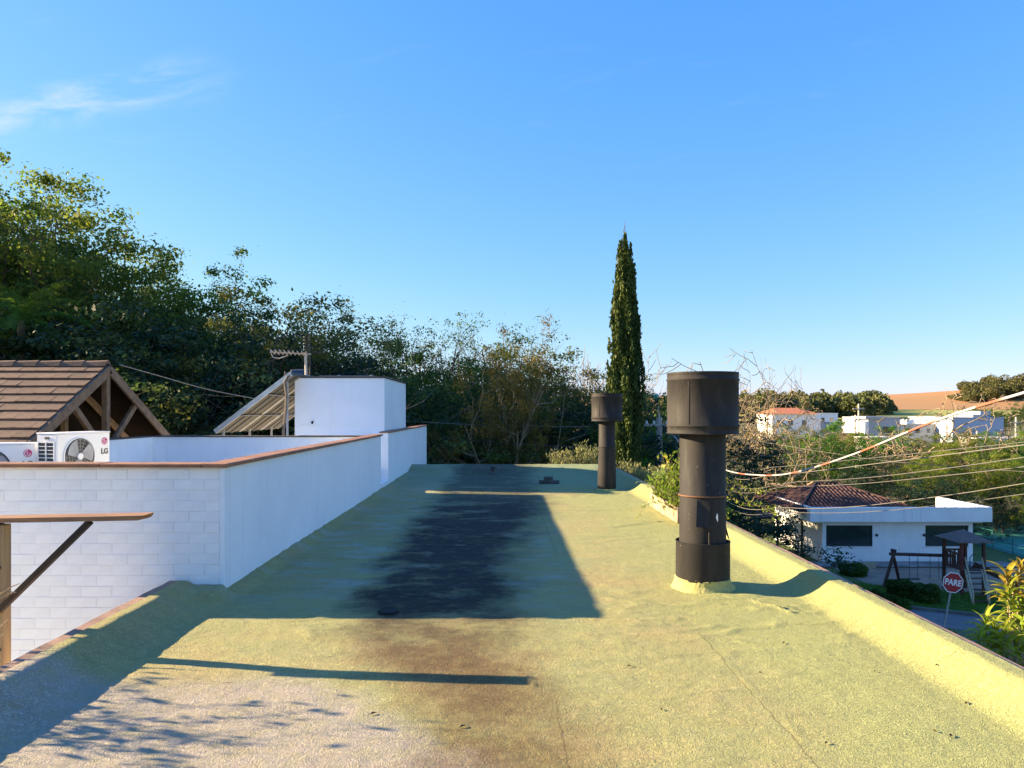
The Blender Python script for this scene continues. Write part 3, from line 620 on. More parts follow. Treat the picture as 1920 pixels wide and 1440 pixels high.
ac_unit('white air conditioner facing forward, pink emblem beside its fan', (-5.47, 8.12, 0.745), R(14))
mm = thing('refrigerant_hose', 'pale curved hose between the two air conditioners', 'hose', (-5.1, 8.6, 0.6))
MB().tube([P(48, 856, 8.6), P(60, 849, 8.65), P(70, 850, 8.7), P(78, 856, 8.72), P(80, 870, 8.72), P(80, 895, 8.72)], .022, 8).build('tube', 'hose', mm)
o = MB().box((-6.6, 9.8, 0.432), (-5.95, 10.2, 1.02)).build('masonry_block', 'stone_beige', None, bevel=.01); tag(o, 'beige masonry block behind the air conditioners', 'block')

# ------------------------------------------------------------------ tiled chalet roof at the left
ch = thing('chalet', 'brown tiled gable roof with open timber truss behind the air conditioners', 'house', (-10, 13.3, GZ))
X0, YR, ZR, YN, ZN, YFAR, ZF = -7.0, 13.33, 2.45, 10.9, 1.08, 15.8, 1.08
XL = -12.5
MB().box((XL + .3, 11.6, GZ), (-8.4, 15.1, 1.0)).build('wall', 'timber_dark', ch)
MB().add([(XL, YR, ZR - .03), (X0 - .05, YR, ZR - .03), (X0 - .05, YN, ZN - .03), (XL, YN, ZN - .03), (XL, YR, ZR - .075), (X0 - .05, YR, ZR - .075), (X0 - .05, YN, ZN - .075), (XL, YN, ZN - .075)], [(0,1,2,3), (4,7,6,5), (0,4,5,1), (2,6,7,3), (1,5,6,2), (0,3,7,4)]).build('front_deck', 'shaded_timber', ch)
MB().add([(XL, YR + .002, ZR - .03), (X0 - .05, YR + .002, ZR - .03), (X0 - .05, YFAR, ZF - .03), (XL, YFAR, ZF - .03), (XL, YR + .002, ZR - .075), (X0 - .05, YR + .002, ZR - .075), (X0 - .05, YFAR, ZF - .075), (XL, YFAR, ZF - .075)], [(0,3,2,1), (4,5,6,7), (0,1,5,4), (2,3,7,6), (1,2,6,5), (0,4,7,3)]).build('back_deck', 'shaded_timber', ch)
sl_v = Vector((0, YN - YR, ZN - ZR)); SLn = sl_v.length; sd = sl_v.normalized(); nrm_ = Vector((1, 0, 0)).cross(sd); nrm_ = nrm_ if nrm_.z > 0 else -nrm_
TW, rows = 0.285, 10; ex = SLn / rows
def tile_mesh(seed):
    r = random.Random(seed); h0, h1 = 0.012, 0.045 + r.uniform(-.004, .004); q = TW / 2 - .002; L = ex + .05
    vs = [Vector((x_, 0, 0)) + sd * s_ + nrm_ * h_ for x_, s_, h_ in ((-q, -.05, 0), (q, -.05, 0), (q, ex, h1 - .032), (-q, ex, h1 - .032), (-q, -.05, h0), (q, -.05, h0), (q, ex + r.uniform(-.005, .005), h1), (-q, ex + r.uniform(-.005, .005), h1))]
    return MB().add(vs, [(0,1,2,3), (4,7,6,5), (3,2,6,7), (0,4,5,1), (1,5,6,2), (0,3,7,4)]).mesh('tile')
tms = [tile_mesh(s) for s in range(5)]
for t_ in tms: t_.materials.append(MATS['roof_tile'])
for r_ in range(rows):
    x = X0 - .03 - TW / 2 - (TW / 2 if r_ % 2 else 0) + (0 if not r_ % 2 else TW * .0)
    while x > -11.0:
        b = bpy.data.objects.new('roof_tile', rnd.choice(tms)); COL.objects.link(b); b.parent = ch
        b.location = Vector((x, YR, ZR)) + sd * (r_ * ex + .02) - nrm_ * .028 + nrm_ * rnd.uniform(0, .004) - ORG[ch]; b.rotation_euler = (0, 0, rnd.uniform(-.006, .006)); x -= TW
    if r_ % 2: # half tile closing the row at the gable
        b = bpy.data.objects.new('roof_tile', tms[0]); COL.objects.link(b); b.parent = ch; b.scale = (.5, 1, 1)
        b.location = Vector((X0 - .03 - TW / 4, YR, ZR)) + sd * (r_ * ex + .02) - nrm_ * .028 - ORG[ch]
x = X0 - .02; k = 0
while x > -11.2:
    mm = MB(); L = .44; pr_ = [(-.115, -.075), (-.06, .012), (0, .035), (.06, .012), (.115, -.075), (0.0, -.02)]
    vs = [(x, YR + a_, ZR + .035 + b_) for a_, b_ in pr_] + [(x - L, YR + a_ * .94, ZR + .022 + b_) for a_, b_ in pr_]; n = len(pr_)
    mm.add(vs, [tuple(range(n)), tuple(range(n, 2*n))[::-1]] + [(i, n+i, n+(i+1) % n, (i+1) % n) for i in range(n)]); mm.build('ridge_tile', 'roof_tile', ch); x -= .41
fs_ = MB(); 
for k in range(12):   # back slope tiles seen edge on along the gable
    t_ = k / 12; p_ = Vector((0, YR, ZR)).lerp(Vector((0, YFAR, ZF)), t_); q_ = Vector((0, YR, ZR)).lerp(Vector((0, YFAR, ZF)), (k + 1) / 12 + .02)
    fs_ = MB(); fs_.add([(X0, p_.y, p_.z - .01), (X0, q_.y, q_.z + .0), (X0, q_.y, q_.z + .035), (X0, p_.y, p_.z + .01), (XL, p_.y, p_.z - .01), (XL, q_.y, q_.z), (XL, q_.y, q_.z + .035), (XL, p_.y, p_.z + .01)], [(0,1,2,3), (4,7,6,5), (3,2,6,7), (1,5,6,2)]); fs_.build('tile_course', 'roof_tile', ch)
def gb(name, p, q, wd, ht, mt='timber', x=X0): MB().beam((x, *p), (x, *q), wd, ht, (0, 0, 1)).build(name, mt, ch, bevel=.006)
gb('barge_board', (YR + .02, ZR - .10), (YN - .02, ZN - .11), .05, .16); gb('barge_board', (YR, ZR - .10), (YFAR + .02, ZF - .10), .05, .16)
gb('king_post', (YR, ZR - .16), (YR, 1.0), .10, .12, x=X0 - .06); gb('strut', (YR - .12, 0.95), (YR - 1.05, 1.72), .07, .11, x=X0 - .06); gb('strut', (YR + .12, 0.95), (YR + 1.05, 1.72), .07, .11, x=X0 - .06)
gb('tie_beam', (YN + .2, .98), (YFAR - .2, .98), .10, .15, x=X0 - .06)
for xx in (-7.8,):
    gb('rafter', (YR, ZR - .16), (YN + .1, ZN - .12), .06, .12, x=xx); gb('rafter', (YR, ZR - .16), (YFAR - .1, ZF - .12), .06, .12, x=xx); gb('king_post', (YR, ZR - .2), (YR, 1.0), .09, .1, x=xx)
MB().add([(-8.0, YN + .15, 0.6), (-8.0, YFAR - .15, 0.6), (-8.0, YFAR - .15, ZF - .02), (-8.0, YR, ZR - .08), (-8.0, YN + .15, ZN - .02)], [(0, 1, 2, 3, 4)]).build('shade_backing', 'shaded_timber', ch)  # added sheet behind the truss, keeps light out and paints the interior dark
MB().beam((XL, YR, ZR - .14), (X0 - .02, YR, ZR - .14), .09, .14).build('ridge_beam', 'timber', ch)

# ------------------------------------------------------------------ solar collectors, pipe, antenna
A = P(405, 812, 16.0); B = P(548, 703, 16.0)
sc_ = thing('solar_collector', 'tilted solar water heater panels seen from their brown underside beside the tower', 'solar panel', (A.x, 16.0, 0.42))
uu = (B - A); un = Vector((0, 1, 0)).cross(uu).normalized()
if un.z < 0: un = -un
for k in range(3):
    y0, y1 = 16.0 + k * 1.5, 16.0 + k * 1.5 + 1.38; q = [Vector((A.x, y0, A.z)), Vector((B.x, y0, B.z)), Vector((B.x, y1, B.z)), Vector((A.x, y1, A.z))]
    MB().add(q + [p_ + un * .07 for p_ in q], [(0,1,2,3), (4,7,6,5), (0,4,5,1), (1,5,6,2), (2,6,7,3), (3,7,4,0)]).build('panel_back', 'collector_back', sc_)
    MB().add([p_ + un * .072 for p_ in q] + [p_ + un * .078 for p_ in q], [(0,1,2,3), (4,7,6,5), (0,4,5,1), (1,5,6,2), (2,6,7,3), (3,7,4,0)]).build('panel_glass', 'collector_glass', sc_)
    for yy in (y0 - .012, y1 + .012): MB().beam(Vector((A.x, yy, A.z)) + un * .035, Vector((B.x, yy, B.z)) + un * .035, .024, .10, un).build('frame_rail', 'aluminium', sc_)
    for f_, mt_ in ((.30, 'tank_dark'), (.62, 'tank_dark'), (.68, 'pipe_foam')): MB().beam(Vector((A.x, y0 + 1.38 * f_, A.z)) - un * .012, Vector((B.x, y0 + 1.38 * f_, B.z)) - un * .012, .05, .02, un).build('stringer', mt_, sc_)
    for t_ in (.32, .68):
        c = A.lerp(B, t_); MB().beam(Vector((c.x, y0 + .02, c.z)) - un * .02, Vector((c.x, y1 - .02, c.z)) - un * .02, .03, .03, un).build('cross_bar', 'tank_dark', sc_)
for yy in (16.2, 17.9, 19.6):
    c = A.lerp(B, .9); MB().beam((c.x, yy, .4), (c.x, yy, c.z), .04, .04).build('prop', 'galvanised', sc_)
    c = A.lerp(B, .05); MB().beam((c.x, yy, .4), (c.x, yy, c.z), .04, .04).build('prop', 'galvanised', sc_)
p1 = P(540, 818, 15.8); q1 = P(537, 705, 15.8); x1 = P(546, 770, 15.8)
wp = thing('insulated_pipe', 'thin foam wrapped water pipe rising along the tower', 'pipe', (p1.x, p1.y, .42))
MB().tube([(p1.x - .05, p1.y, .45), P(531, 810, 15.8), P(536, 770, 15.8), P(537, 740, 15.8), P(534, 715, 15.8), P(540, 706, 15.9), P(552, 704, 16.4)], .03, 8).build('tube', 'pipe_foam', wp)
MB().tube([P(536, 703, 15.8), P(535, 697, 15.8), P(538, 700, 15.8)], .025, 8).build('valve', 'pipe_foam', wp)
wt = thing('water_tank', 'dark water tank end just above the solar panels', 'tank', P(550, 705, 18.5))
MB().tube([P(546, 706, 17.2), P(570, 705, 17.3)], .16, 20).build('drum', 'tank_dark', wt)
an = thing('tv_antenna', 'rooftop television antenna with toothed boom on a slim mast', 'antenna', P(575, 706, 18.5))
MB().tube([P(574, 712, 18.5), P(573, 662, 18.5)], .035, 8).build('mast', 'antenna', an)
MB().tube([P(581, 712, 18.6), P(580, 632, 18.6)], .02, 8).build('mast', 'antenna_dark', an)
MB().beam(P(506, 660, 18.5), P(583, 664, 18.5), .03, .03).build('boom', 'antenna', an)
for k in range(9):
    c = P(510 + k * 8, 660.5 + k * .4, 18.5); L = .30 - .012 * k
    MB().tube([c + Vector((.05, -L, .04)), c + Vector((-.02, L, -.02))], .016, 6).build('element', 'antenna', an)
for k in range(6):
    c = P(577, 634 + k * 6, 18.6); MB().tube([c + Vector((-.07, -.1, .02)), c + Vector((.05, .1, -.02))], .012, 6).build('rung', 'antenna_dark', an)
MB().tube([P(573, 636, 18.6), P(573, 664, 18.6)], .014, 6).build('mast', 'antenna_dark', an)
MB().tube([P(585, 660, 18.6), P(606, 661, 18.6)], .014, 6).build('boom', 'antenna_dark', an)
MB().tube([P(508, 662, 18.5), P(512, 670, 18.5), P(524, 672, 18.5), P(540, 666, 18.5)], .012, 6).build('lead', 'antenna', an)

# ------------------------------------------------------------------ trees
def leaves_np(C, size, rg, up=0.35, aspect=0.5, droop=None, outw=None):
    n = len(C); d = rg.normal(size=(n, 3)); d[:, 2] += 0.15
    if droop is not None: d = d * 0.5 + droop
    d /= np.linalg.norm(d, axis=1)[:, None] + 1e-9
    nn = rg.normal(size=(n, 3)); nn[:, 2] += up * 2
    if outw is not None: nn = nn * .55 + outw * 1.3; d = d - outw * (d * outw).sum(1)[:, None] * .8
    b = np.cross(d, nn); b /= np.linalg.norm(b, axis=1)[:, None] + 1e-9
    L = (size * rg.uniform(0.6, 1.3, n))[:, None]; W = L * aspect * rg.uniform(0.8, 1.2, n)[:, None]
    V = np.stack([C - d * L / 2, C + b * W / 2 - d * L * .05, C + d * L / 2, C - b * W / 2 - d * L * .05], 1).reshape(-1, 3)
    return V, np.arange(4 * n).reshape(n, 4)
def branch_np(paths):
    VV = []; FF = []; base = 0
    for pts, r0, r1, ns in paths:
        pts = np.asarray(pts); n = len(pts); rad = np.linspace(r0, r1, n)
        T = np.gradient(pts, axis=0); T /= np.linalg.norm(T, axis=1)[:, None] + 1e-9
        ref = np.array([0.31, 0.95, 0.08]) if abs(T[0][2]) > .7 else np.array([0.05, 0.02, 1.0])
        U = np.cross(T, ref); U /= np.linalg.norm(U, axis=1)[:, None] + 1e-9; W = np.cross(T, U)
        a = np.arange(ns) * 2 * np.pi / ns
        V = pts[:, None, :] + (U[:, None, :] * np.cos(a)[None, :, None] + W[:, None, :] * np.sin(a)[None, :, None]) * rad[:, None, None]
        VV.append(V.reshape(-1, 3)); i = np.arange(n - 1)[:, None]; k = np.arange(ns)[None, :]
        q = np.stack([i * ns + k, i * ns + (k + 1) % ns, (i + 1) * ns + (k + 1) % ns, (i + 1) * ns + k], -1).reshape(-1, 4) + base; FF.append(q); base += n * ns
    return np.concatenate(VV), np.concatenate(FF)
def skeleton(seed, H, tr, lv, ang, trop, trunk=0.4, wob=0.12, kinds=(7, 5, 4), lens=(0.40, 0.2, 0.11), lean=(0, 0), from_t=0.45, rf=.6, rmin=0.0):
    """trunk plus recursive limbs; returns tube paths and the points of the outer twigs"""
    rg = np.random.default_rng(seed); paths = []; tips = []
    def run(p, d, L, r, lev):
        n = 7 if lev == 0 else (5 if lev < 3 else 4); pts = [p]; dd = d / np.linalg.norm(d)
        for i in range(n - 1):
            dd = dd + rg.normal(size=3) * wob * (0.6 if lev == 0 else 1.3) + np.array([0, 0, trop * (0.5 if lev == 0 else 1)]); dd /= np.linalg.norm(dd)
            pts.append(pts[-1] + dd * L / (n - 1))
        pts = np.array(pts); last = lev == lv
        paths.append((pts, max(r, rmin), max(rmin * .6, r * (0.55 if not last else 0.25)), (8, 6, 5, 3, 3)[lev]))
        if last: tips.append(pts[1:]); return
        k = kinds[lev]
        for c in range(k):
            t = from_t + (1 - from_t) * (c + rg.uniform(0, .9)) / k if lev == 0 else 0.25 + 0.75 * (c + rg.uniform(.2, 1)) / k
            t = min(t, 0.999); f = t * (n - 1); i = min(int(f), n - 2); q = pts[i] + (pts[i+1] - pts[i]) * (f - i); tan = pts[i+1] - pts[i]; tan /= np.linalg.norm(tan)
            s_ = rg.normal(size=3)
            if lev == 0: a_ = c * 2.4 + rg.uniform(-.4, .4); s_ = np.array([np.cos(a_), np.sin(a_), 0])
            s_ -= tan * s_.dot(tan); s_ /= np.linalg.norm(s_) + 1e-9; g = np.radians(ang) * rg.uniform(.65, 1.25)
            if lev == 0: g *= 1.15 - 0.75 * max(0, t - from_t) / (1 - from_t)
            run(q, tan * np.cos(g) + s_ * np.sin(g), lens[lev] * H * rg.uniform(.7, 1.2), r * (1 - .4 * t) * (.55 if lev == 0 else rf), lev + 1)
    run(np.zeros(3), np.array([lean[0], lean[1], 1.0]), trunk * H, tr, 0)
    top = max(p[:, 2].max() for p, *_ in paths); k = H / top
    return [(p * k, a * 1.0, b * 1.0, n) for p, a, b, n in paths], [t * k for t in tips]
def leafy(name, seed, H, tr, lmat, bark, per=26, lsize=.2, cl=.42, lv=3, ang=48, trop=.05, flat=.62, fill=0, aspect=.5, keep=1.0, **kw):
    paths, tips = skeleton(seed, H, tr, lv, ang, trop, **kw); rg = np.random.default_rng(seed + 100)
    V, Fc = branch_np(paths); tm = mesh_np('trunk', V, Fc, True); tm.materials.append(MATS[bark])
    A = np.stack([q[-1] for q in tips]); A = A[rg.uniform(size=len(A)) < keep]; c = np.repeat(A, per, 0); ps = np.repeat(rg.uniform(.6, 1.35, len(A)), per)[:, None]
    dr_ = rg.normal(size=c.shape); dr_ /= np.linalg.norm(dr_, axis=1)[:, None]; rad_ = rg.uniform(0.05, 1, len(c))[:, None] ** .45
    lum = 1 + .35 * np.sin(dr_[:, :1] * 4.1 + c[:, :1] * 3) * np.sin(dr_[:, 1:2] * 3.7 + c[:, 2:] * 2)
    off = dr_ * rad_ * ps * lum * cl; off[:, 2] *= flat; c = c + off; ow = dr_ * np.array([.8, .8, 1.2])
    # loose twigs of leaves between the puffs
    B = np.concatenate(tips); e = np.repeat(B, max(1, per // 14), 0); e = e + rg.normal(size=e.shape) * cl * .45; c = np.concatenate([c, e]); ow = np.concatenate([ow, rg.normal(size=e.shape) * .3 + np.array([0, 0, .4])])
    if fill: # lower skirt of foliage
        q = rg.normal(size=(fill, 3)) * np.array([H * .16, H * .16, H * .17]) + np.array([0, 0, H * .34]); q = q[q[:, 2] > .2]; c = np.concatenate([c, q]); ow = np.concatenate([ow, rg.normal(size=q.shape) * .4 + np.array([0, 0, .5])])
    V, Fc = leaves_np(c, lsize, rg, aspect=aspect, outw=ow); cm_ = mesh_np('crown', V, Fc); cm_.materials.append(MATS[lmat]); return tm, cm_, H
PROTO = {}
def proto(key, *a, **k): PROTO[key] = leafy(key, *a, **k)
# H is the true height in metres of the unscaled tree
proto('big_a', 11, 17, .30, 'leaf_big', 'bark', 125, .22, .85, keep=.8, kinds=(9, 5, 4), lens=(.34, .2, .12), ang=50, trop=.06)
proto('big_b', 12, 17, .28, 'leaf_big', 'bark', 125, .22, .80, kinds=(10, 5, 4), lens=(.32, .19, .11), ang=46, trop=.08, trunk=.5, keep=.85)
proto('big_c', 15, 17, .28, 'leaf_big', 'bark_pale', 105, .21, .72, kinds=(9, 5, 4), lens=(.34, .21, .11), ang=52, trop=.05, trunk=.45, keep=.8)
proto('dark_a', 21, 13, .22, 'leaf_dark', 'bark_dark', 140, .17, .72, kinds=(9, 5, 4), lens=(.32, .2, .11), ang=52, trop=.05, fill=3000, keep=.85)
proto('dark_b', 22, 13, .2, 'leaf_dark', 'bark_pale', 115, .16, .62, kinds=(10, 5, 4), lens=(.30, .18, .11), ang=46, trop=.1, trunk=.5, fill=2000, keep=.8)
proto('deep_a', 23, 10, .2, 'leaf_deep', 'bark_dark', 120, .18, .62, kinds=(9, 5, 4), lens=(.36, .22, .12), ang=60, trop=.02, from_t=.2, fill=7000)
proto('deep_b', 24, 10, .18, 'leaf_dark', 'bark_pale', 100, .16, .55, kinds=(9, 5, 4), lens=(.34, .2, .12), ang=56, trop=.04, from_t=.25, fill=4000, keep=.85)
proto('thin_a', 31, 13, .16, 'leaf_dark', 'bark', 14, .14, .34, kinds=(8, 6, 5), lens=(.34, .19, .10), ang=36, trop=.14, trunk=.5)
proto('ochre_a', 41, 11, .17, 'leaf_ochre', 'bark_pale', 110, .12, .52, kinds=(8, 5, 4), lens=(.36, .2, .12), ang=50, trop=.07, lean=(-.16, 0), trunk=.5, from_t=.55)
proto('olive_a', 42, 11, .17, 'leaf_olive', 'bark', 120, .15, .58, kinds=(9, 5, 4), lens=(.34, .2, .12), ang=52, trop=.04, fill=2000, keep=.9)
proto('lime_a', 51, 9, .16, 'leaf_lime', 'bark', 130, .14, .5, kinds=(9, 5, 4), lens=(.36, .22, .12), ang=56, trop=.02, from_t=.25, fill=2500)
proto('green_a', 52, 9, .16, 'leaf_green', 'bark', 130, .15, .5, kinds=(9, 5, 4), lens=(.34, .2, .12), ang=54, trop=.04, from_t=.25, fill=3000)
def bare(seed, H, tr, bark, **kw):
    paths, tips = skeleton(seed, H, tr, 4 if len(kw.get('kinds', ())) == 4 else 3, kw.pop('ang', 42), kw.pop('trop', .06), **kw); V, Fc = branch_np(paths); tm = mesh_np('trunk', V, Fc, True); tm.materials.append(MATS[bark]); return tm, None, H
PROTO['bare_a'] = bare(61, 12, .22, 'bark_pale', kinds=(7, 5, 4, 3), lens=(.36, .26, .17, .10), ang=54, trop=.04, wob=.22, rf=.7, rmin=.028, trunk=.3)
PROTO['bare_b'] = bare(62, 11, .14, 'bark_pale', kinds=(9, 6, 4, 3), lens=(.32, .2, .13, .08), ang=30, trop=.12, wob=.12, rmin=.018)
PROTO['bare_c'] = bare(63, 9, .2, 'bark_pale', kinds=(5, 4, 3, 3), lens=(.36, .2, .13, .07), ang=55, trop=.0, wob=.3, rf=.72, rmin=.035)
def tree(key, px, ptop, Y, label, cat='tree', group=None, sx=1.0, rz=None, base=None, name=None, kind_name='tree'):
    tm, cm_, H = PROTO[key]; X = (px - VX) / F * Y; gz = base if base is not None else float(terr(np.array(X), np.array(Y)))
    top = CH - (ptop - VY) / F * Y; k = (top - gz) / H
    t = thing(name or kind_name, label, cat, (X, Y, gz), 0, group); t.rotation_euler = (0, 0, rnd.uniform(0, 6.28) if rz is None else rz); t.scale = (k * sx, k * sx, k)
    a_ = bpy.data.objects.new('trunk', tm); COL.objects.link(a_); a_.parent = t
    if cm_ is not None: b = bpy.data.objects.new('crown', cm_); COL.objects.link(b); b.parent = t
    return t
G1 = 'tall trees on the wooded slope'; G2 = 'dark trees of the wood edge'; G3 = 'understorey of the wood edge'
for i, (k, px, pt, Y, lb) in enumerate((
    ('big_a', -60, 262, 38, 'tallest sunlit broadleaf tree rising over the chalet roof'), ('big_b', 70, 285, 36, 'tall loose crowned tree directly behind the chalet ridge'),
    ('big_c', 165, 345, 36, 'broad green tree stepping down behind the chalet gable'), ('big_b', 255, 425, 35, 'mid height green tree right of the chalet peak'),
    ('big_c', 330, 458, 36, 'rounded green tree between chalet and solar panels'), ('big_c', 400, 545, 33, 'lower dark tree above the solar panel slope'),
    ('big_a', -230, 300, 36, 'tall tree beyond the chalet at the slope edge'), ('big_b', 10, 400, 44, 'tree deep in the wood behind the chalet'), ('big_a', 210, 470, 46, 'second rank tree deep in the wooded slope'))):
    tree(k, px, pt, Y, lb, group=G1, sx=rnd.uniform(.85, 1.05))
for i in range(9): tree(('big_a', 'big_b', 'dark_a')[i % 3], -380 - i * 190, 260 + 20 * (i % 3), 36 + 3 * (i % 3), 'tall tree of the wooded slope beyond the chalet', group=G1)
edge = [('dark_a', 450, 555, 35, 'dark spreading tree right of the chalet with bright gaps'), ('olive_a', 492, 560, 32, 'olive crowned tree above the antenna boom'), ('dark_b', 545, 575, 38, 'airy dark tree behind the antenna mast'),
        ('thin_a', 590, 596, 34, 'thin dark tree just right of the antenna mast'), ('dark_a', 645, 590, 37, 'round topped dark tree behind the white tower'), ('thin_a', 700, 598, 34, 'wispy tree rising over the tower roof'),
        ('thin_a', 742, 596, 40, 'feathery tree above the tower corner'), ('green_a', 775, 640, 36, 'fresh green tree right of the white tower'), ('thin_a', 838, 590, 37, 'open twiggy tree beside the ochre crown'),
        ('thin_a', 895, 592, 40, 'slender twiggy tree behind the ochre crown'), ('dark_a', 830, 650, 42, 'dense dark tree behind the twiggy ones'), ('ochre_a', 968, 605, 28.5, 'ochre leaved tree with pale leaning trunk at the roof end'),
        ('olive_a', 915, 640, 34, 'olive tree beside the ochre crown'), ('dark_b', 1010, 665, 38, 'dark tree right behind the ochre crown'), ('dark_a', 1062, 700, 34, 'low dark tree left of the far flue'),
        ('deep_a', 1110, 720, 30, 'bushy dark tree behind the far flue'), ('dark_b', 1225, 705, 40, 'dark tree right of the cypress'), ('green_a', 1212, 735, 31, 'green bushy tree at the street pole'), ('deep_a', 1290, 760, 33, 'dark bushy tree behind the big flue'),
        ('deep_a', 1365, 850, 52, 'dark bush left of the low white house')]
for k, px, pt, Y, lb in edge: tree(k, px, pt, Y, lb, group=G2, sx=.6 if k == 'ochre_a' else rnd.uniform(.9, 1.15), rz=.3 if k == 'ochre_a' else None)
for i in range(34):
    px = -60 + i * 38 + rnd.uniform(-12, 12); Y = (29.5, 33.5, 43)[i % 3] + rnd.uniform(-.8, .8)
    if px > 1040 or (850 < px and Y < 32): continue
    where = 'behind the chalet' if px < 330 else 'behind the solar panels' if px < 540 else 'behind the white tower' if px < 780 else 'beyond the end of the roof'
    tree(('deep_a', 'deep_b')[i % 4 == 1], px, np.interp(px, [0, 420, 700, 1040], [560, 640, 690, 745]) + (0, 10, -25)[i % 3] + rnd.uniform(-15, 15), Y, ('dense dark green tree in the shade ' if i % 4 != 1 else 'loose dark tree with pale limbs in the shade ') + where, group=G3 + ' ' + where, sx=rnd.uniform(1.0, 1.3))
tree('bare_b', 1088, 640, 40, 'leafless pale tree between the far flue and the ochre tree', group='bare trees')
tree('bare_a', 1275, 678, 44, 'leafless tree whose twigs show above the big flue cap', group='bare trees')
tree('bare_a', 1412, 655, 53, 'large leafless sunlit tree right of the big flue', group='bare trees', rz=1.0, sx=.62)
tree('bare_c', 1690, 730, 62, 'pale lopped leafless tree before the distant grey house', group='bare trees')
tree('bare_c', 1778, 765, 60, 'small pale leafless tree near the distant white blocks', group='bare trees')
# right hand side beyond the low house
right = [('green_a', 1545, 792, 56, 'dense glossy green tree behind the low white house'), ('ochre_a', 1440, 785, 66, 'ochre leaved tree below the orange roofed house'), ('olive_a', 1490, 800, 60, 'olive tree between ochre and glossy green trees'), ('deep_a', 1420, 845, 55, 'dark tree at the left corner of the low house'),
         ('dark_a', 1510, 862, 52, 'dark tree just over the red tile roof'), ('deep_a', 1600, 872, 48, 'deep green tree over the red roof ridge'), ('olive_a', 1650, 855, 55, 'olive crowned tree below the pale lopped tree'), ('lime_a', 1725, 848, 52, 'sunlit yellow green tree right of the red roof'),
         ('lime_a', 1800, 818, 56, 'yellow green round crowned tree below the blue building'), ('lime_a', 1868, 838, 50, 'yellow green tree over the right end of the low house'), ('green_a', 1925, 830, 54, 'green tree beside the sports court'), ('olive_a', 1760, 832, 66, 'olive tree in front of the distant white walls'),
         ('deep_a', 1790, 890, 46.5, 'dark shaded tree behind the right end of the low house'), ('deep_a', 1880, 905, 49, 'dark shaded tree at the court corner'), ('deep_a', 1960, 890, 52, 'dark tree beyond the court fence'), ('deep_a', 1700, 890, 46.5, 'dark shaded tree behind the low house roof'), ('olive_a', 2010, 830, 60, 'olive tree past the sports court')]
for k, px, pt, Y, lb in right: tree(k, px, pt, Y, lb, group='trees behind the low house', sx=rnd.uniform(1.0, 1.25))
for i in range(18):
    px = 1380 + i * 35; tree(('olive_a', 'lime_a', 'green_a')[i % 3], px, 803 + rnd.uniform(-8, 18), 80 + rnd.uniform(-6, 12), 'tree crown in the belt below the distant houses', group='tree belt below the distant houses', sx=1.2)
for i in range(5): tree('dark_a', 1835 + i * 26, 752 + rnd.uniform(-3, 12), 175 + 6 * i, 'dark tree behind the stepped blue building', group='trees behind the blue building')

# Italian cypress
rg = np.random.default_rng(5); H = 13.4
def cyp_r(t): return np.interp(t, [0, .2, .45, .52, .57, .63, .69, .75, .81, .89, .95, 1], [.2, .36, .40, .38, .44, .52, .46, .385, .36, .26, .13, .015])
n = 42000; t = rg.uniform(0.02, 1, n) ** .7; a_ = rg.uniform(0, 2 * np.pi, n); lump = 1 + .62 * fbm(a_ * 1.9, t * 13, 4, 3) + .10 * np.sin(a_ * 7 + t * 30)
r = 1.02 * cyp_r(t) * lump * (1 - .35 * rg.uniform(0, 1, n) ** 2)
C = np.stack([r * np.cos(a_), r * np.sin(a_), t * H + rg.normal(size=n) * .1], 1); dr = np.stack([np.cos(a_) * .35, np.sin(a_) * .35, np.ones(n) * 1.2], 1)
for q in range(110):      # upright sprays standing proud of the column
    tq, aq = rg.uniform(.25, .97), rg.uniform(0, 2 * np.pi); rq = float(cyp_r(tq)) * rg.uniform(.95, 1.2); k_ = 70
    e = rg.uniform(0, 1, k_)[:, None]; cq = np.array([rq * math.cos(aq), rq * math.sin(aq), tq * H]) + e * np.array([.05 * math.cos(aq), .05 * math.sin(aq), .55]) + rg.normal(size=(k_, 3)) * .055 * (1.1 - e)
    C = np.concatenate([C, cq]); dr = np.concatenate([dr, np.tile([math.cos(aq) * .3, math.sin(aq) * .3, 1.2], (k_, 1))])
V, Fc = leaves_np(C, .13, rg, 0, .42, dr); cm_ = mesh_np('crown', V, Fc); cm_.materials.append(MATS['leaf_cypress'])
ct = thing('cypress', 'tall slender cypress standing beyond the end of the roof', 'tree', (232 / F * 22.0, 22.0, GZ)); k = (CH + 322 / F * 22.0 - GZ) / H; ct.scale = (k, k, k)
o = bpy.data.objects.new('crown', cm_); COL.objects.link(o); o.parent = ct
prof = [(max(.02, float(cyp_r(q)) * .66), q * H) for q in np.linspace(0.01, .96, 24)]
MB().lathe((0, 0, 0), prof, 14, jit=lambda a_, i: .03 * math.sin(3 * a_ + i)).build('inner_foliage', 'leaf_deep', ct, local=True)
MB().tube([(0, 0, -.3), (0, 0, 2.0), (.02, 0, H * .9), (-.03, .02, H * 1.02), (.01, 0, H * 1.045)], [.16, .12, .03, .012, .003], 8).build('trunk', 'bark', ct, local=True)
for q in range(3): MB().tube([(0.02, 0, H * .96), (.05 * q - .06, .03, H * 1.0), (.07 * q - .12, .02, H * (1.015 + .01 * q))], [.012, .008, .003], 5).build('tip', 'bark', ct, local=True)

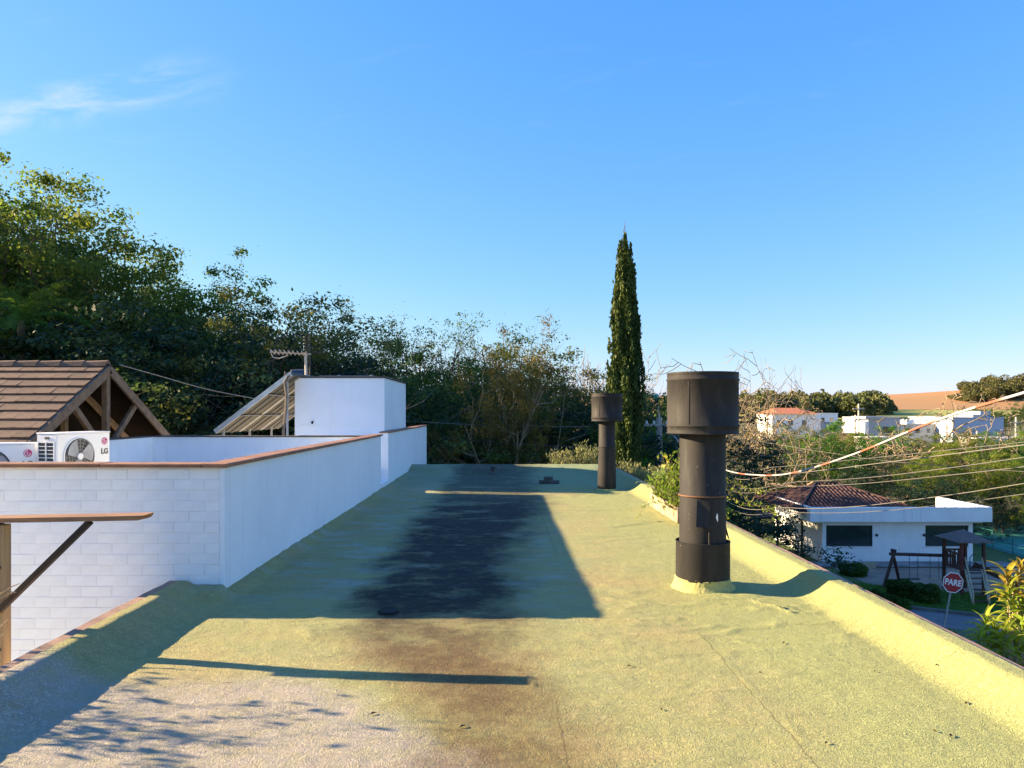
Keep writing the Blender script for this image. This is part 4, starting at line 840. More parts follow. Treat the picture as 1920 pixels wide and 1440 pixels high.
# feather palm at the foot of the slope
pt_ = P(35, 600, 29.5); pl = thing('palm_tree', 'feather palm with arching fronds behind the chalet ridge', 'palm', (pt_.x, pt_.y, GZ))
MB().tube([(0, 0, 0), (.1, 0, 3), (.05, .1, pt_.z - GZ)], [.2, .16, .14], 10).build('trunk', 'bark', pl, local=True)
for k in range(17):
    az = k * 2.399; el = R(75 - 5.2 * k); L = 3.0; pts = []; C = []; D = []; p_ = Vector((.05, .1, pt_.z - GZ)); e_ = el
    for q in range(10): pts.append(p_.copy()); p_ += Vector((math.cos(az) * math.cos(e_), math.sin(az) * math.cos(e_), math.sin(e_))) * L / 10; e_ -= R(9)
    mm = MB().tube(pts, [.025 - .002 * q for q in range(10)], 4); sd_ = Vector((-math.sin(az), math.cos(az), 0))
    for q in range(2, 36):
        f = q / 36 * 9; i = min(int(f), 8); c = pts[i].lerp(pts[i + 1], f - i); tn = (pts[i + 1] - pts[i]).normalized()
        for s_ in (-1, 1):
            dv = (sd_ * s_ + tn * .6 + Vector((0, 0, -.45))).normalized(); ll = .75 * math.sin(math.pi * (q + 3) / 42) + .12; wv = tn * .02
            mm.add([c - wv, c + wv, c + dv * ll], [(0, 1, 2)])
    mm.build('frond', 'leaf_green', pl, local=True)

# sapling outside the left kerb: its twigs throw the branch shadows on the roof
paths, tips = skeleton(77, 8.15, .05, 3, 40, .06, trunk=.62, wob=.2, kinds=(14, 6, 5), lens=(.20, .11, .06), from_t=.62, rmin=.006); V, Fc = branch_np([(p_, a_ * .8, b_ * .8, n_) for p_, a_, b_, n_ in paths])
A = np.concatenate(tips); cc = A.mean(0)
for q in (V, A): q[:, :2] = cc[:2] + (q[:, :2] - cc[:2]) * .62; q[:, 2] = np.where(q[:, 2] > cc[2] - 2, cc[2] + (q[:, 2] - cc[2]) * .28, np.interp(q[:, 2], [0, cc[2] - 2], [GZ - .1 - .74 + cc[2], cc[2] - .56]))
sp_ = thing('sapling', 'sparse twiggy sapling outside the left kerb by the timber post', 'tree', (-4.5 - cc[0], 3.98 - cc[1], .74 - cc[2]))
link('trunk', mesh_np('trunk', V, Fc, True), 'bark_pale', sp_); rg = np.random.default_rng(4); C = A[::2] + rg.normal(size=A[::2].shape) * .05
V, Fc = leaves_np(C, .075, rg); link('crown', mesh_np('crown', V, Fc), 'leaf_near', sp_)
tw_ = thing('dry_twig', 'thin pale dry twigs poking past the timber post', 'twig', P(-6, 1150, 4.9))
for pp in (((-8, 1118), (10, 1108), (22, 1100), (37, 1094)), ((-6, 1126), (8, 1117), (18, 1111)), ((10, 1108), (20, 1110), (30, 1111)), ((-8, 1178), (4, 1172), (16, 1160)), ((-8, 1190), (2, 1192), (8, 1188))):
    MB().tube([P(a_, b_, 4.9) for a_, b_ in pp], [.006, .005, .004, .002][:len(pp)], 5).build('twig', 'bark_pale', tw_)

# ------------------------------------------------------------------ shrubs beyond the parapet and planter with plants
def stems_shrub(name, label, X, Y, zb, zt, rad, n, lm, lsize, group=None, gz=GZ, lean=.25, per=34, asp=.35, seed=1):
    rg = np.random.default_rng(seed); t = thing(name, label, 'shrub', (X, Y, gz), 0, group); paths = []; C = []; D = []
    for k in range(n):
        a_ = rg.uniform(0, 6.28); rr = rad * math.sqrt(rg.uniform(0, 1)); h = zt - rg.uniform(0, .45) * (zt - zb) * (0.4 + rr / rad * .6)
        b0 = np.array([rr * .35 * math.cos(a_), rr * .35 * math.sin(a_), zb - gz]); e = np.array([rr * math.cos(a_), rr * math.sin(a_), h - gz])
        mid = (b0 + e) / 2 + rg.normal(size=3) * .06; pts = np.array([b0, mid, e]); paths.append((pts, .010, .004, 4))
        tt = rg.uniform(.15, 1.02, per); q = (1 - tt)[:, None] ** 2 * b0 + 2 * (tt * (1 - tt))[:, None] * mid + (tt ** 2)[:, None] * e
        C.append(q + rg.normal(size=q.shape) * .045); dd = (e - b0) / np.linalg.norm(e - b0); D.append(np.tile(dd * .9, (per, 1)))
    if zb - gz > .5: paths.append((np.array([[0, 0, 0], [.02, .03, (zb - gz) / 2], [0, 0, zb - gz + .1]]), .05, .03, 6))
    V, Fc = branch_np(paths); link('stem', mesh_np('stem', V, Fc, True), 'bark', t)
    V, Fc = leaves_np(np.concatenate(C), lsize, rg, .2, asp, np.concatenate(D)); link('foliage', mesh_np('foliage', V, Fc), lm, t); return t
sg = 'shrubs along the outside of the roof edge'
for k, (px, pt, Y, rad, lm, lb) in enumerate(((1058, 842, 21.2, .45, 'leaf_silver', 'grey green shrub topping the far parapet left end'), (1098, 831, 21.4, .45, 'leaf_silver', 'taller grey green shrub beside the far flue'), (1170, 862, 20.8, .4, 'leaf_silver', 'grey green shrub right of the far flue'),
                                       (1192, 870, 19.2, .4, 'leaf_silver', 'feathery shrub below the cypress'), (1222, 868, 17.2, .45, 'leaf_silver', 'feathery grey shrub by the bend of the parapet'), (1250, 872, 15.6, .4, 'leaf_silver', 'grey shrub next to the planter'))):
    X = (px - VX) / F * Y; zt = CH - (pt - VY) / F * Y; stems_shrub('shrub', lb, X, Y, zt - 1.1, zt, rad, 34, lm, .10, sg, seed=k + 3)
pb_ = thing('planter_box', 'weathered clay planter trough sunk into the right parapet', 'planter', (2.72, 11.5, 0.0))
for (x0, x1, y0, y1) in ((2.50, 2.53, 10.62, 12.6), (2.86, 2.89, 10.62, 12.6), (2.53, 2.86, 10.62, 10.65), (2.53, 2.86, 12.57, 12.6)): MB().box((x0, y0, .01), (x1, y1, .235)).build('side', 'terracotta_box', pb_, bevel=.006)
MB().box((2.532, 10.652, .02), (2.858, 12.568, .20)).build('soil', 'soil', pb_)
stems_shrub('planter_plant', 'bright yellow green plant with upright stems in the clay planter', 2.68, 11.0, .18, 1.0, .33, 30, 'leaf_lime', .075, 'plants in the clay planter', .2, per=30, asp=.45, seed=31)
stems_shrub('planter_plant', 'low bushy yellow green plant filling the back of the clay planter', 2.70, 12.0, .18, .62, .42, 36, 'leaf_lime', .07, 'plants in the clay planter', .2, per=30, asp=.4, seed=32)
stems_shrub('planter_plant', 'grassy tuft hanging over the front of the clay planter', 2.66, 10.85, .17, .5, .36, 40, 'leaf_lime', .10, 'plants in the clay planter', .18, per=16, asp=.16, seed=33)
vine = thing('trailing_vine', 'leafy vine tendrils reaching out past the big flue', 'vine', (2.95, 10.9, .2)); rg = np.random.default_rng(8)
for tr_ in (((1330, 905), (1365, 900), (1395, 912), (1420, 920), (1444, 922)), ((1330, 930), (1370, 935), (1400, 945), (1430, 950), (1465, 972)), ((1335, 945), (1365, 955), (1385, 968)), ((1350, 915), (1390, 925), (1410, 945), (1445, 950), (1455, 962)), ((1300, 935), (1340, 940), (1362, 965), (1356, 972))):
    pts = [P(a_, b_, 10.6 - .12 * i) for i, (a_, b_) in enumerate(tr_)]; st_ = MB().tube(pts, [.007] * (len(pts) - 1) + [.003], 5).build('tendril', 'bark', vine)
    C = np.array([list(pts[i].lerp(pts[i + 1], f) - ORG[vine]) for i in range(len(pts) - 1) for f in np.linspace(0, 1, 15)]); C = C + rg.normal(size=C.shape) * .022
    V, Fc = leaves_np(C, .055, rg, .4, .6); link('foliage', mesh_np('foliage', V, Fc), 'leaf_lime', st_)
pts = [Vector((2.5, 10.9, .22)), Vector((2.28, 10.95, .30)), Vector((2.08, 10.9, .22)), Vector((1.98, 10.85, .05))]; st_ = MB().tube(pts, .004, 5).build('tendril', 'bark_pale', vine)
C = np.array([list(pts[i].lerp(pts[i + 1], f) - ORG[vine]) for i in (1, 2) for f in np.linspace(0, 1, 14)]) + rg.normal(size=(28, 3)) * .02; V, Fc = leaves_np(C, .05, rg, .4, .3); link('foliage', mesh_np('foliage', V, Fc), 'leaf_lime', st_)
C = np.array([list(P(1256 + rg.normal() * 9, 868 + rg.normal() * 8, 10.95)) for k in range(12)]) - np.array(ORG[vine]); V, Fc = leaves_np(C, .06, rg, 1, .9); link('blossom', mesh_np('blossom', V, Fc), 'blossom', vine)

# long leaved plants outside the right parapet: each leaf an object
def leaf_mesh(mt, seed, L=.30, W=.06):
    r = random.Random(seed); mm = MB(); n = 6; vs = []; bend = r.uniform(.35, .8)
    for i in range(n + 1):
        t_ = i / n; w_ = W * math.sin(math.pi * (t_ * .93 + .05)) ** .8; z_ = L * (.35 * t_ - bend * t_ * t_); vs += [(L * t_, -w_ / 2, z_ + .25 * w_), (L * t_, 0, z_), (L * t_, w_ / 2, z_ + .25 * w_)]
    fs = []
    for i in range(n): b = i * 3; fs += [(b, b + 1, b + 4, b + 3), (b + 1, b + 2, b + 5, b + 4)]
    me = mm.add(vs, fs, True).mesh('leaf'); me.materials.append(MATS[mt]); return me
lg = [leaf_mesh('leaf_near', s) for s in range(4)]; lo_ = [leaf_mesh('leaf_orange', s + 10, .22, .06) for s in range(3)]
def leaf_plant(label, px, py, Y, heads, group):
    base = P(px, py, Y); t = thing('broadleaf_plant', label, 'plant', (base.x, base.y, GZ), 0, group)
    for (hx, hy, n, meshes, sc) in heads:
        h = P(hx, hy, Y + rnd.uniform(-.25, .25)); MB().tube([(base.x, base.y, GZ), ((base.x + h.x) / 2 + .05, base.y, (GZ + h.z) / 2), (base.x * .3 + h.x * .7, base.y * .3 + h.y * .7, h.z - .5), h], [.03, .022, .014, .008], 6).build('stem', 'bark_pale', t)
        for k in range(n):
            b = bpy.data.objects.new('leaf', rnd.choice(meshes)); COL.objects.link(b); b.parent = t; q = k / n
            b.location = h - ORG[t] + Vector((0, 0, -.28 * sc * q)); b.rotation_euler = (rnd.uniform(-.4, .4), R(-60 + 75 * q + rnd.uniform(-12, 12)), k * 2.399 + rnd.uniform(-.3, .3)); s_ = sc * rnd.uniform(.75, 1.15); b.scale = (s_, s_, s_)
leaf_plant('plant with orange and yellow top leaves beyond the right parapet', 1900, 1300, 8.2, [(1888, 1080, 16, lo_, 1.0), (1912, 1066, 14, lo_, .9), (1893, 1112, 18, lg, 1.0), (1918, 1128, 16, lg, 1.0), (1930, 1085, 14, lo_, 1.0), (1905, 1150, 16, lg, 1.0), (1925, 1165, 14, lg, 1.1), (1900, 1095, 14, lg, .8)], 'long leaved plants beyond the parapet')
leaf_plant('bright green long leaved plant beyond the right parapet', 1868, 1320, 7.8, [(1848, 1168, 16, lg, .8), (1866, 1180, 16, lg, .85), (1885, 1190, 16, lg, .9), (1838, 1192, 14, lg, .7), (1905, 1210, 16, lg, .9), (1915, 1180, 14, lg, .9), (1875, 1206, 14, lg, .85), (1856, 1200, 14, lg, .8)], 'long leaved plants beyond the parapet')
stems_shrub('shrub', 'dark low bush under the long leaved plants', P(1850, 1210, 8.4).x + .15, 8.5, -2.4, -1.05, .6, 50, 'leaf_hedge', .09, None, seed=44, asp=.5)

# ------------------------------------------------------------------ pole, cables
pp = P(1236, 800, 30.0); sp2 = thing('street_pole', 'concrete utility pole with a green globe lamp beside the cypress', 'pole', (pp.x, 30.0, GZ))
MB().tube([(pp.x - .02, 30, GZ), (pp.x, 30, P(0, 783, 30).z)], [.19, .12], 12).build('shaft', 'concrete', sp2)
MB().beam(P(1196, 797, 30), P(1262, 797, 29.8), .09, .09).build('crossarm', 'concrete', sp2)
MB().tube([P(1237, 790, 30), P(1234, 765, 30), P(1231, 748, 29.8)], .035, 6).build('lamp_arm', 'galvanised', sp2)
c = P(1230, 745, 29.8); MB().lathe(c, [(.0, -.14), (.09, -.11), (.14, -.03), (.14, .04), (.09, .11), (0, .14)], 16).build('globe', 'lamp_green', sp2)
for dx in (-.5, -.2, .3, .5): MB().lathe(P(1236, 794, 29.95) + Vector((dx, 0, 0)), [(.0, -.02), (.05, 0), (.03, .05), (.05, .08), (0, .12)], 8).build('insulator', 'sign_white', sp2)
def spline(pts, n=8):
    pts = [Vector(p) for p in pts]; out_ = []
    for i in range(len(pts) - 1):
        p0, p1, p2, p3 = pts[max(i-1, 0)], pts[i], pts[i+1], pts[min(i+2, len(pts)-1)]
        for k in range(n):
            t_ = k / n; out_.append(.5 * ((2 * p1) + (p2 - p0) * t_ + (2*p0 - 5*p1 + 4*p2 - p3) * t_**2 + (3*p1 - p0 - 3*p2 + p3) * t_**3))
    return out_ + [pts[-1]]
def cable(label, pts, r, mt, grp='overhead cables'):
    q = spline([P(*p_) for p_ in pts]); o = MB().tube(q, r, 6).build('cable', mt, None); tag(o, label, 'cable', grp)
cable('thick cable wound with red and white tape sagging right of the big flue', [(1246, 796, 30), (1290, 845, 25), (1357, 880, 20), (1425, 891, 17.4), (1490, 886, 15.2), (1600, 852, 12.6), (1752, 790, 10), (1925, 735, 8), (2200, 660, 6)], .017, 'cable_striped')
for lb, pts, r, mt in (('straight cable just under the red and white one', [(1246, 800, 30), (1357, 889, 22), (1450, 890, 18), (1540, 882, 15), (1700, 862, 12), (1930, 833, 9), (2300, 790, 7)], .007, 'cable_old'),
    ('slim cable crossing the red tile roof', [(1246, 802, 30), (1357, 906, 22), (1500, 903, 18), (1620, 896, 15), (1760, 880, 12.5), (1930, 856, 10), (2200, 815, 8)], .0065, 'cable'),
    ('slim lower cable crossing the red tile roof edge', [(1246, 804, 30), (1357, 913, 22), (1480, 912, 18.5), (1600, 908, 15.5), (1760, 893, 12.5), (1930, 874, 10.5), (2200, 840, 9)], .0065, 'cable'),
    ('cable passing in front of the white fascia', [(1246, 808, 30), (1357, 935, 21), (1480, 952, 18), (1600, 950, 16), (1760, 931, 14), (1930, 905, 12), (2200, 860, 10)], .007, 'cable_old'),
    ('lowest cable passing in front of the white fascia', [(1246, 812, 30), (1357, 945, 21), (1480, 960, 18), (1620, 960, 16), (1780, 945, 14), (1930, 925, 12.5), (2200, 890, 10)], .006, 'cable'),
    ('upper cable in front of the glossy green tree', [(1246, 795, 30), (1357, 818, 27), (1450, 832, 25), (1560, 850, 23), (1700, 868, 21), (1930, 885, 19), (2200, 900, 17)], .007, 'cable_old'),
    ('cable above the red and white one at its low point', [(1246, 798, 30), (1357, 880, 23), (1450, 876, 20), (1560, 866, 17), (1700, 852, 14.5), (1930, 828, 12), (2200, 800, 10)], .006, 'cable'),
    ('overhead wire running from the chalet peak behind the solar panels', [(225, 684, 15), (300, 705, 17), (390, 730, 19), (480, 748, 21), (560, 765, 23), (660, 780, 25), (762, 789, 26.5), (900, 797, 27.5), (1040, 800, 28.5), (1140, 799, 29.2), (1205, 796, 29.9)], .013, 'cable'),
    ('faint dark wire below the wood edge wire', [(770, 815, 27.2), (900, 827, 27.6), (1040, 836, 28), (1150, 838, 28.4), (1236, 836, 29.8)], .010, 'cable_dark')):
    cable(lb, pts, r, mt)

# ------------------------------------------------------------------ low white house
HY = 39.6; S = HY / F
def hx(px): return (px - VX) * S
def hz(py): return CH - (py - VY) * S
lh = thing('low_white_house', 'single storey white house with deep fascia and red tile hip roof', 'house', (hx(1690), HY + 3, GZ))
D = HY + 5.0
# front wall pieced round its two windows and side entry
wx0, wx1 = hx(1542), hx(1824); zt = hz(980)
wins = ((hx(1549), hx(1636)), (hx(1735), hx(1816))); zs0, zs1 = hz(1024.5), hz(985)
m = MB(); m.box((wx0, HY, GZ), (wx1, HY + .2, zs0)); m.box((wx0, HY, zs1), (wx1, HY + .2, zt))
for a_, b_ in ((wx0, wins[0][0]), (wins[0][1], wins[1][0]), (wins[1][1], wx1)): m.box((a_, HY, zs0), (b_, HY + .2, zs1))
m.box((hx(1542), HY + .2, GZ), (hx(1542) + .2, D, zt)); m.box((wx1 - .2, HY + .2, GZ), (wx1, D, zt)); m.build('front_wall', 'far_white', lh)
sx = 574 * 38.5 / F * (HY / 36); 
m = MB(); yS = HY + 2.6; xS = (1514 - VX) / F * yS; m.box((xS - .2, yS, GZ), (xS, yS + 4.5, zt)); m.box((xS, yS + .02, GZ), (wx0, yS + .2, zt)); m.build('side_wall', 'far_white', lh)
w_ = MB().box((xS - .24, yS + .9, GZ + 1.2), (xS - .205, yS + 2.6, GZ + 2.2)).build('window', 'window_glass', lh); MB().box((xS - .26, yS + 1.7, GZ + 1.2), (xS - .242, yS + 1.76, GZ + 2.2)).build('mullion', 'sign_white', w_)
dr_ = MB().box((xS + .15, yS - .05, GZ), (wx0 - .1, yS + .015, GZ + 2.1)).build('door', 'window_frame', lh)
for (a_, b_) in wins:
    w_ = MB().box((a_ + .04, HY + .09, zs0 + .04), (b_ - .04, HY + .11, zs1 - .04)).build('window', 'window_glass', lh)
    f = MB(); f.box((a_, HY + .05, zs0), (b_, HY + .13, zs0 + .045)); f.box((a_, HY + .05, zs1 - .045), (b_, HY + .13, zs1)); f.box((a_, HY + .052, zs0 + .045), (a_ + .045, HY + .128, zs1 - .045)); f.box((b_ - .045, HY + .052, zs0 + .045), (b_, HY + .128, zs1 - .045)); f.build('frame', 'window_frame', w_)
    MB().box((a_ - .05, HY - .05, zs0 - .05), (b_ + .05, HY + .02, zs0)).build('sill', 'far_white', w_)
    for q in (.55, .68): MB().box((a_ + (b_ - a_) * q, HY + .4, zs0), (a_ + (b_ - a_) * q + .25, HY + .43, zs1)).build('curtain', 'blind', w_)
MB().box((xS, HY + .25, GZ + .02), (wx1 - .25, D - .1, GZ + .06)).build('floor', 'blind', lh)
MB().box((hx(1640), HY + 1.4, GZ), (hx(1732), HY + 1.5, zt)).build('partition', 'far_white', lh)
# wall lamp brackets
for px in (1642, 1731): MB().beam((hx(px), HY - .02, hz(1002)), (hx(px) + .05, HY - .12, hz(1004)), .05, .12).build('wall_lamp', 'window_frame', lh)
# deep fascia all round, and soffit
FY = HY - .55; SF = FY / F; fx = lambda p_: (p_ - VX) * SF; fz = lambda p_: CH - (p_ - VY) * SF
fx0, fx1, fb, ft = fx(1519), fx(1861), fz(979), fz(951); FB = FY + 4.9
MB().box((fx0, FY, fb), (fx1, FY + .12, ft)).build('fascia', 'far_white', lh, bevel=.015); MB().box((fx0 + .002, FY + .122, fb), (fx0 + .12, FB, ft)).build('fascia', 'far_white', lh); MB().box((fx1 - .12, FY + .122, fb), (fx1 - .002, FB, ft)).build('fascia', 'far_white', lh)
MB().box((fx0 + .12, FY + .12, fb + .03), (fx1 - .12, FB, fb + .12)).build('soffit', 'far_white', lh)
MB().box((fx0 + .3, FY + .25, fb - .07), (fx1 - .35, FY + .55, fb + .0295)).build('lintel', 'far_white', lh)
# hip roof of ribbed tiles: ridges are real folds
rx0, rx1 = fx(1482) + .6, fx(1740); ry0, ry1 = FY + .35, FB + 2.6; zr0 = ft - .28; zr1 = zr0 + 1.15; ym = (ry0 + ry1) / 2
def hip(a_, b_, c_, d_, nr):       # ribbed quad: eave a->b, top d->c
    a_, b_, c_, d_ = map(Vector, (a_, b_, c_, d_)); nn_ = (b_ - a_).cross(d_ - a_).normalized(); nn_ = nn_ if nn_.z > 0 else -nn_; vs = []; fs = []
    W = (b_ - a_).length; ed = (b_ - a_).normalized(); steps = nr * 4
    ta, tb = (d_ - a_).dot(ed) / W, (c_ - a_).dot(ed) / W
    for i in range(steps + 1):
        u_ = i / steps; h_ = .055 * math.cos(u_ * nr * 2 * math.pi); e_ = a_.lerp(b_, u_)
        t_ = 1.0
        if u_ < ta: t_ = u_ / ta if ta > 0 else 1
        elif u_ > tb: t_ = (1 - u_) / (1 - tb) if tb < 1 else 1
        top = e_ + ((d_ - a_) - ed * (d_ - a_).dot(ed)) * t_; vs += [e_ + nn_ * h_, top + nn_ * h_]
    for i in range(steps): fs.append((2*i, 2*i+2, 2*i+3, 2*i+1))
    return MB().add(vs, fs, True)
rl, rr_ = rx0 + (rx1 - rx0) * .36, rx0 + (rx1 - rx0) * .55
E = [(rx0, ry0, zr0), (rx1, ry0, zr0), (rx1, ry1, zr0), (rx0, ry1, zr0)]; T1, T2 = (rl, ym, zr1), (rr_, ym, zr1)
hip(E[0], E[1], T2, T1, 30).build('roof_slope', 'red_tile', lh); hip(E[2], E[3], T1, T2, 30).build('roof_slope', 'red_tile', lh); hip(E[1], E[2], T2, T2, 30).build('roof_slope', 'red_tile', lh); hip(E[3], E[0], T1, T1, 30).build('roof_slope', 'red_tile', lh)
for p_, q_ in ((T1, T2), (E[0], T1), (E[1], T2)): MB().tube([Vector(p_) + Vector((0, 0, .03)), Vector(q_) + Vector((0, 0, .03))], .06, 8).build('ridge_cap', 'red_tile', lh)
# open lean-to left of the house
lt = thing('open_carport', 'dark open carport frame left of the low white house', 'carport', (hx(1455), HY + 1.5, GZ))
for px, yy in ((1432, 0), (1470, 0), (1432, 3), (1470, 3)): MB().box((hx(px), HY + 1 + yy, GZ), (hx(px) + .1, HY + 1.1 + yy, GZ + 2.2)).build('post', 'timber_dark', lt)
MB().box((hx(1426), HY + .8, GZ + 2.2), (hx(1476), HY + 4.4, GZ + 2.3)).build('roof', 'timber_dark', lt)

# ------------------------------------------------------------------ ground round the house
def gsheet(name, poly, z, mt):
    o = MB().add([(x_, y_, GZ + z) for x_, y_ in poly], [tuple(range(len(poly)))]).build(name, mt, None, kind='structure')
    if o.data.polygons[0].normal.z < 0: o.data.flip_normals()
    return o
gsheet('lawn', [(6, 30.6), (60, 12), (60, 60), (6, 60)], .004, 'grass')
gsheet('playground_sand', [(17.0, 34.6), (19.5, 33.2), (24.5, 31.0), (27.5, 31.8), (27.5, 38.2), (17.0, 38.2)], .010, 'sand')
pt2 = MB().box((15.5, 38.25, GZ), (26.6, 39.58, GZ + .05)).build('patio', 'flag_joint', None, kind='structure')
for r_ in range(3):
    x = 15.55 + .2 * (r_ % 2)
    while x < 26.0:
        L = rnd.uniform(.5, .95); MB().box((x + .02, 38.28 + r_ * .43, GZ + .0505), (x + L - .02, 38.66 + r_ * .43, GZ + .075 + rnd.uniform(0, .015))).build('paving_slab', 'flagstone', pt2, bevel=.008); x += L
# lane: far kerb line runs from (16.4, 30.3) to (19.6, 28.5)
u_ = Vector((3.2, -1.77, 0)).normalized(); nv = Vector((u_.y, -u_.x, 0)); nv = nv if nv.y < 0 else -nv; k0 = Vector((16.4, 30.27, 0))
def lane(name, d0, d1, z, mt, s0=-8, s1=30): return gsheet(name, [tuple((k0 + u_ * s_ + nv * d_)[:2]) for s_, d_ in ((s0, d0), (s1, d0), (s1, d1), (s0, d1))], z, mt)
lane('lane', 0.0, 2.3, .012, 'road_paving'); lane('verge', 2.3, 6.0, .008, 'ground_mix')
mm = MB(); c = [k0 + u_ * s_ + nv * d_ for s_, d_ in ((-8, -.14), (30, -.14), (30, 0), (-8, 0))]; mm.prism([(q.x, q.y) for q in c], GZ, GZ + .13); mm.build('kerb', 'kerb', None, kind='structure')

# grass blades of the lawn strip
rg = np.random.default_rng(9); n = 26000; Cx = rg.uniform(15, 24, n); Cy = rg.uniform(29.5, 35.2, n)
okm = ((Cx - k0.x) * nv.x + (Cy - k0.y) * nv.y < -.16) & ((Cx - 17.5) * .45 + Cy - 34.4 < 0.0); Cx, Cy = Cx[okm], Cy[okm]; n = len(Cx)
a_ = rg.uniform(0, 6.28, n); hgt = rg.uniform(.05, .13, n); bx_, by_ = np.cos(a_) * .012, np.sin(a_) * .012; z0 = np.full(n, GZ)
V = np.stack([np.stack([Cx - bx_, Cy - by_, z0], 1), np.stack([Cx + bx_, Cy + by_, z0], 1), np.stack([Cx + rg.normal(size=n) * .04, Cy + rg.normal(size=n) * .04, z0 + hgt], 1)], 1).reshape(-1, 3)
o = link('grass', mesh_np('grass', V, np.arange(3 * n).reshape(n, 3)), 'leaf_green', None, 'stuff'); tag(o, 'short green grass on the strip between lane and playground', 'grass')

# rounded hedge bushes
rg = np.random.default_rng(12)
def bush(px, py, Y, r, label, lm='leaf_hedge'):
    c = P(px, py, Y); t = thing('hedge_bush', label, 'bush', (c.x, c.y, GZ), 0, 'clipped bushes by the lane'); n = 5200
    dd = rg.normal(size=(n, 3)); dd /= np.linalg.norm(dd, axis=1)[:, None]; lump = 1 + .16 * np.sin(dd[:, 0] * 5 + px) * np.sin(dd[:, 1] * 4) + .12 * np.sin(dd[:, 2] * 6 + px)
    C = dd * (r * lump * (1 - .3 * rg.uniform(0, 1, n) ** 2))[:, None] * np.array([1.15, 1, .95]) + np.array([0, 0, c.z - GZ]); V, Fc = leaves_np(C, .10, rg, .3, .55); link('foliage', mesh_np('foliage', V, Fc), lm, t)
    MB().tube([(0, 0, 0), (0, .02, (c.z - GZ))], [.05, .04], 6).build('stem', 'bark_dark', t, local=True)
bush(1689, 1104, 32.2, .48, 'clipped round bush at the foot of the swing frame'); bush(1738, 1116, 31.4, .50, 'clipped round bush beside the stop sign'); bush(1601, 1074, 36.5, .55, 'dark bush in front of the patio near the entry'); bush(1668, 1130, 30.9, .3, 'small dark bush low beside the lane kerb'); bush(1692, 1138, 30.4, .28, 'smallest dark bush next to the lane kerb'); bush(1640, 1120, 31.5, .35, 'dark bush peeping over the parapet by the lane')
o = MB().box((hx(1586), 38.0, GZ), (hx(1614), 38.24, GZ + .32)).build('low_wall', 'stone_beige', None, bevel=.01); tag(o, 'short low masonry wall at the patio edge', 'wall')

# ------------------------------------------------------------------ swing frame and play tower
PY = 34.0
sw = thing('swing_frame', 'dark log swing frame with hanging chains', 'swing', (P(1675, 1100, PY).x, PY, GZ))
ap = P(1676, 1035, PY); MB().tube([P(1657, 1101, 33.9), ap + Vector((.06, 0, .12))], .075, 10).build('leg', 'play_wood', sw); MB().tube([Vector((P(1689, 1086, 34.9).x, 35.0, GZ)), ap + Vector((-.06, .05, .10))], .07, 10).build('leg', 'play_wood', sw)
be = P(1786, 1042, PY); MB().tube([P(1668, 1038.5, PY), be], .075, 10).build('beam', 'play_wood', sw)
for a_, b_ in ((1705, 1721), (1744, 1760.5)):
    for px in (a_, b_): MB().tube([P(px, 1041, PY), P(px, 1084, PY)], .012, 5).build('chain', 'antenna_dark', sw)
    MB().box(tuple(P(a_ - 2, 1086, PY) + Vector((0, -.12, 0))), tuple(P(b_ + 2, 1084.5, PY) + Vector((0, .12, 0)))).build('swing_seat', 'play_pale' if a_ > 1720 else 'play_wood', sw)
pt3 = thing('play_tower', 'wooden play tower with pyramid roof, railings and ladder ramp', 'play tower', (P(1812, 1100, 33).x, 33.0, GZ)); Xa, Xb, Ya, Yb = P(1803, 0, 32.6).x, P(1838, 0, 32.6).x + .15, 32.6, 33.9
zt2 = P(0, 1012, 33).z; zd = P(0, 1065, 33).z
posts = ((Xa, Ya), (Xb, Ya), (Xa, Yb), (Xb, Yb))
for x_, y_ in posts: MB().box((x_ - .06, y_ - .06, GZ), (x_ + .06, y_ + .06, zt2 + .05)).build('post', 'play_red' if y_ == Ya and x_ == Xa else 'play_wood', pt3, bevel=.01)
for k in range(6):
    x_ = Xa + (Xb - Xa) * k / 6; MB().box((x_ + .005, Ya - .05, zd - .04), (x_ + (Xb - Xa) / 6 - .005, Yb + .05, zd)).build('deck_board', 'play_wood', pt3)
cxr, cyr = (Xa + Xb) / 2, (Ya + Yb) / 2; o_ = .28; zc = P(0, 994, 33).z
for k in range(4):
    cs = [(Xa - o_, Ya - o_), (Xb + o_, Ya - o_), (Xb + o_, Yb + o_), (Xa - o_, Yb + o_)]; p_, q_ = cs[k], cs[(k + 1) % 4]
    MB().add([(*p_, zt2), (*q_, zt2), (cxr, cyr, zc), (*p_, zt2 - .04), (*q_, zt2 - .04), (cxr, cyr, zc - .05)], [(0, 1, 2), (3, 5, 4), (0, 3, 4, 1), (1, 4, 5, 2), (0, 2, 5, 3)]).build('roof_panel', 'thatch', pt3)
for side in range(2):   # railings on the two sides towards the swing
    y0, y1, x_ = (Ya, Yb, Xa); 
    if side: break
    MB().box((x_ - .03, y0, zd + .62), (x_ + .03, y1, zd + .70)).build('rail', 'play_wood', pt3)
    for k in range(7): yy = y0 + (y1 - y0) * (k + .5) / 7; MB().box((x_ - .02, yy - .035, zd), (x_ + .02, yy + .035, zd + .62)).build('baluster', 'play_wood', pt3)
MB().box((Xa, Yb - .03, zd + .62), (Xb, Yb + .03, zd + .70)).build('rail', 'play_wood', pt3)
for k in range(5): xx = Xa + (Xb - Xa) * (k + .5) / 5; MB().box((xx - .035, Yb - .02, zd), (xx + .035, Yb + .02, zd + .62)).build('baluster', 'play_wood', pt3)
lf0, lf1 = Vector((Xa + .12, Ya - .05, zd)), Vector((Xb - .12, Ya - .05, zd)); g0, g1 = P(1825, 1128, 30.9), P(1855, 1128, 30.9); g0.z = g1.z = GZ + .03
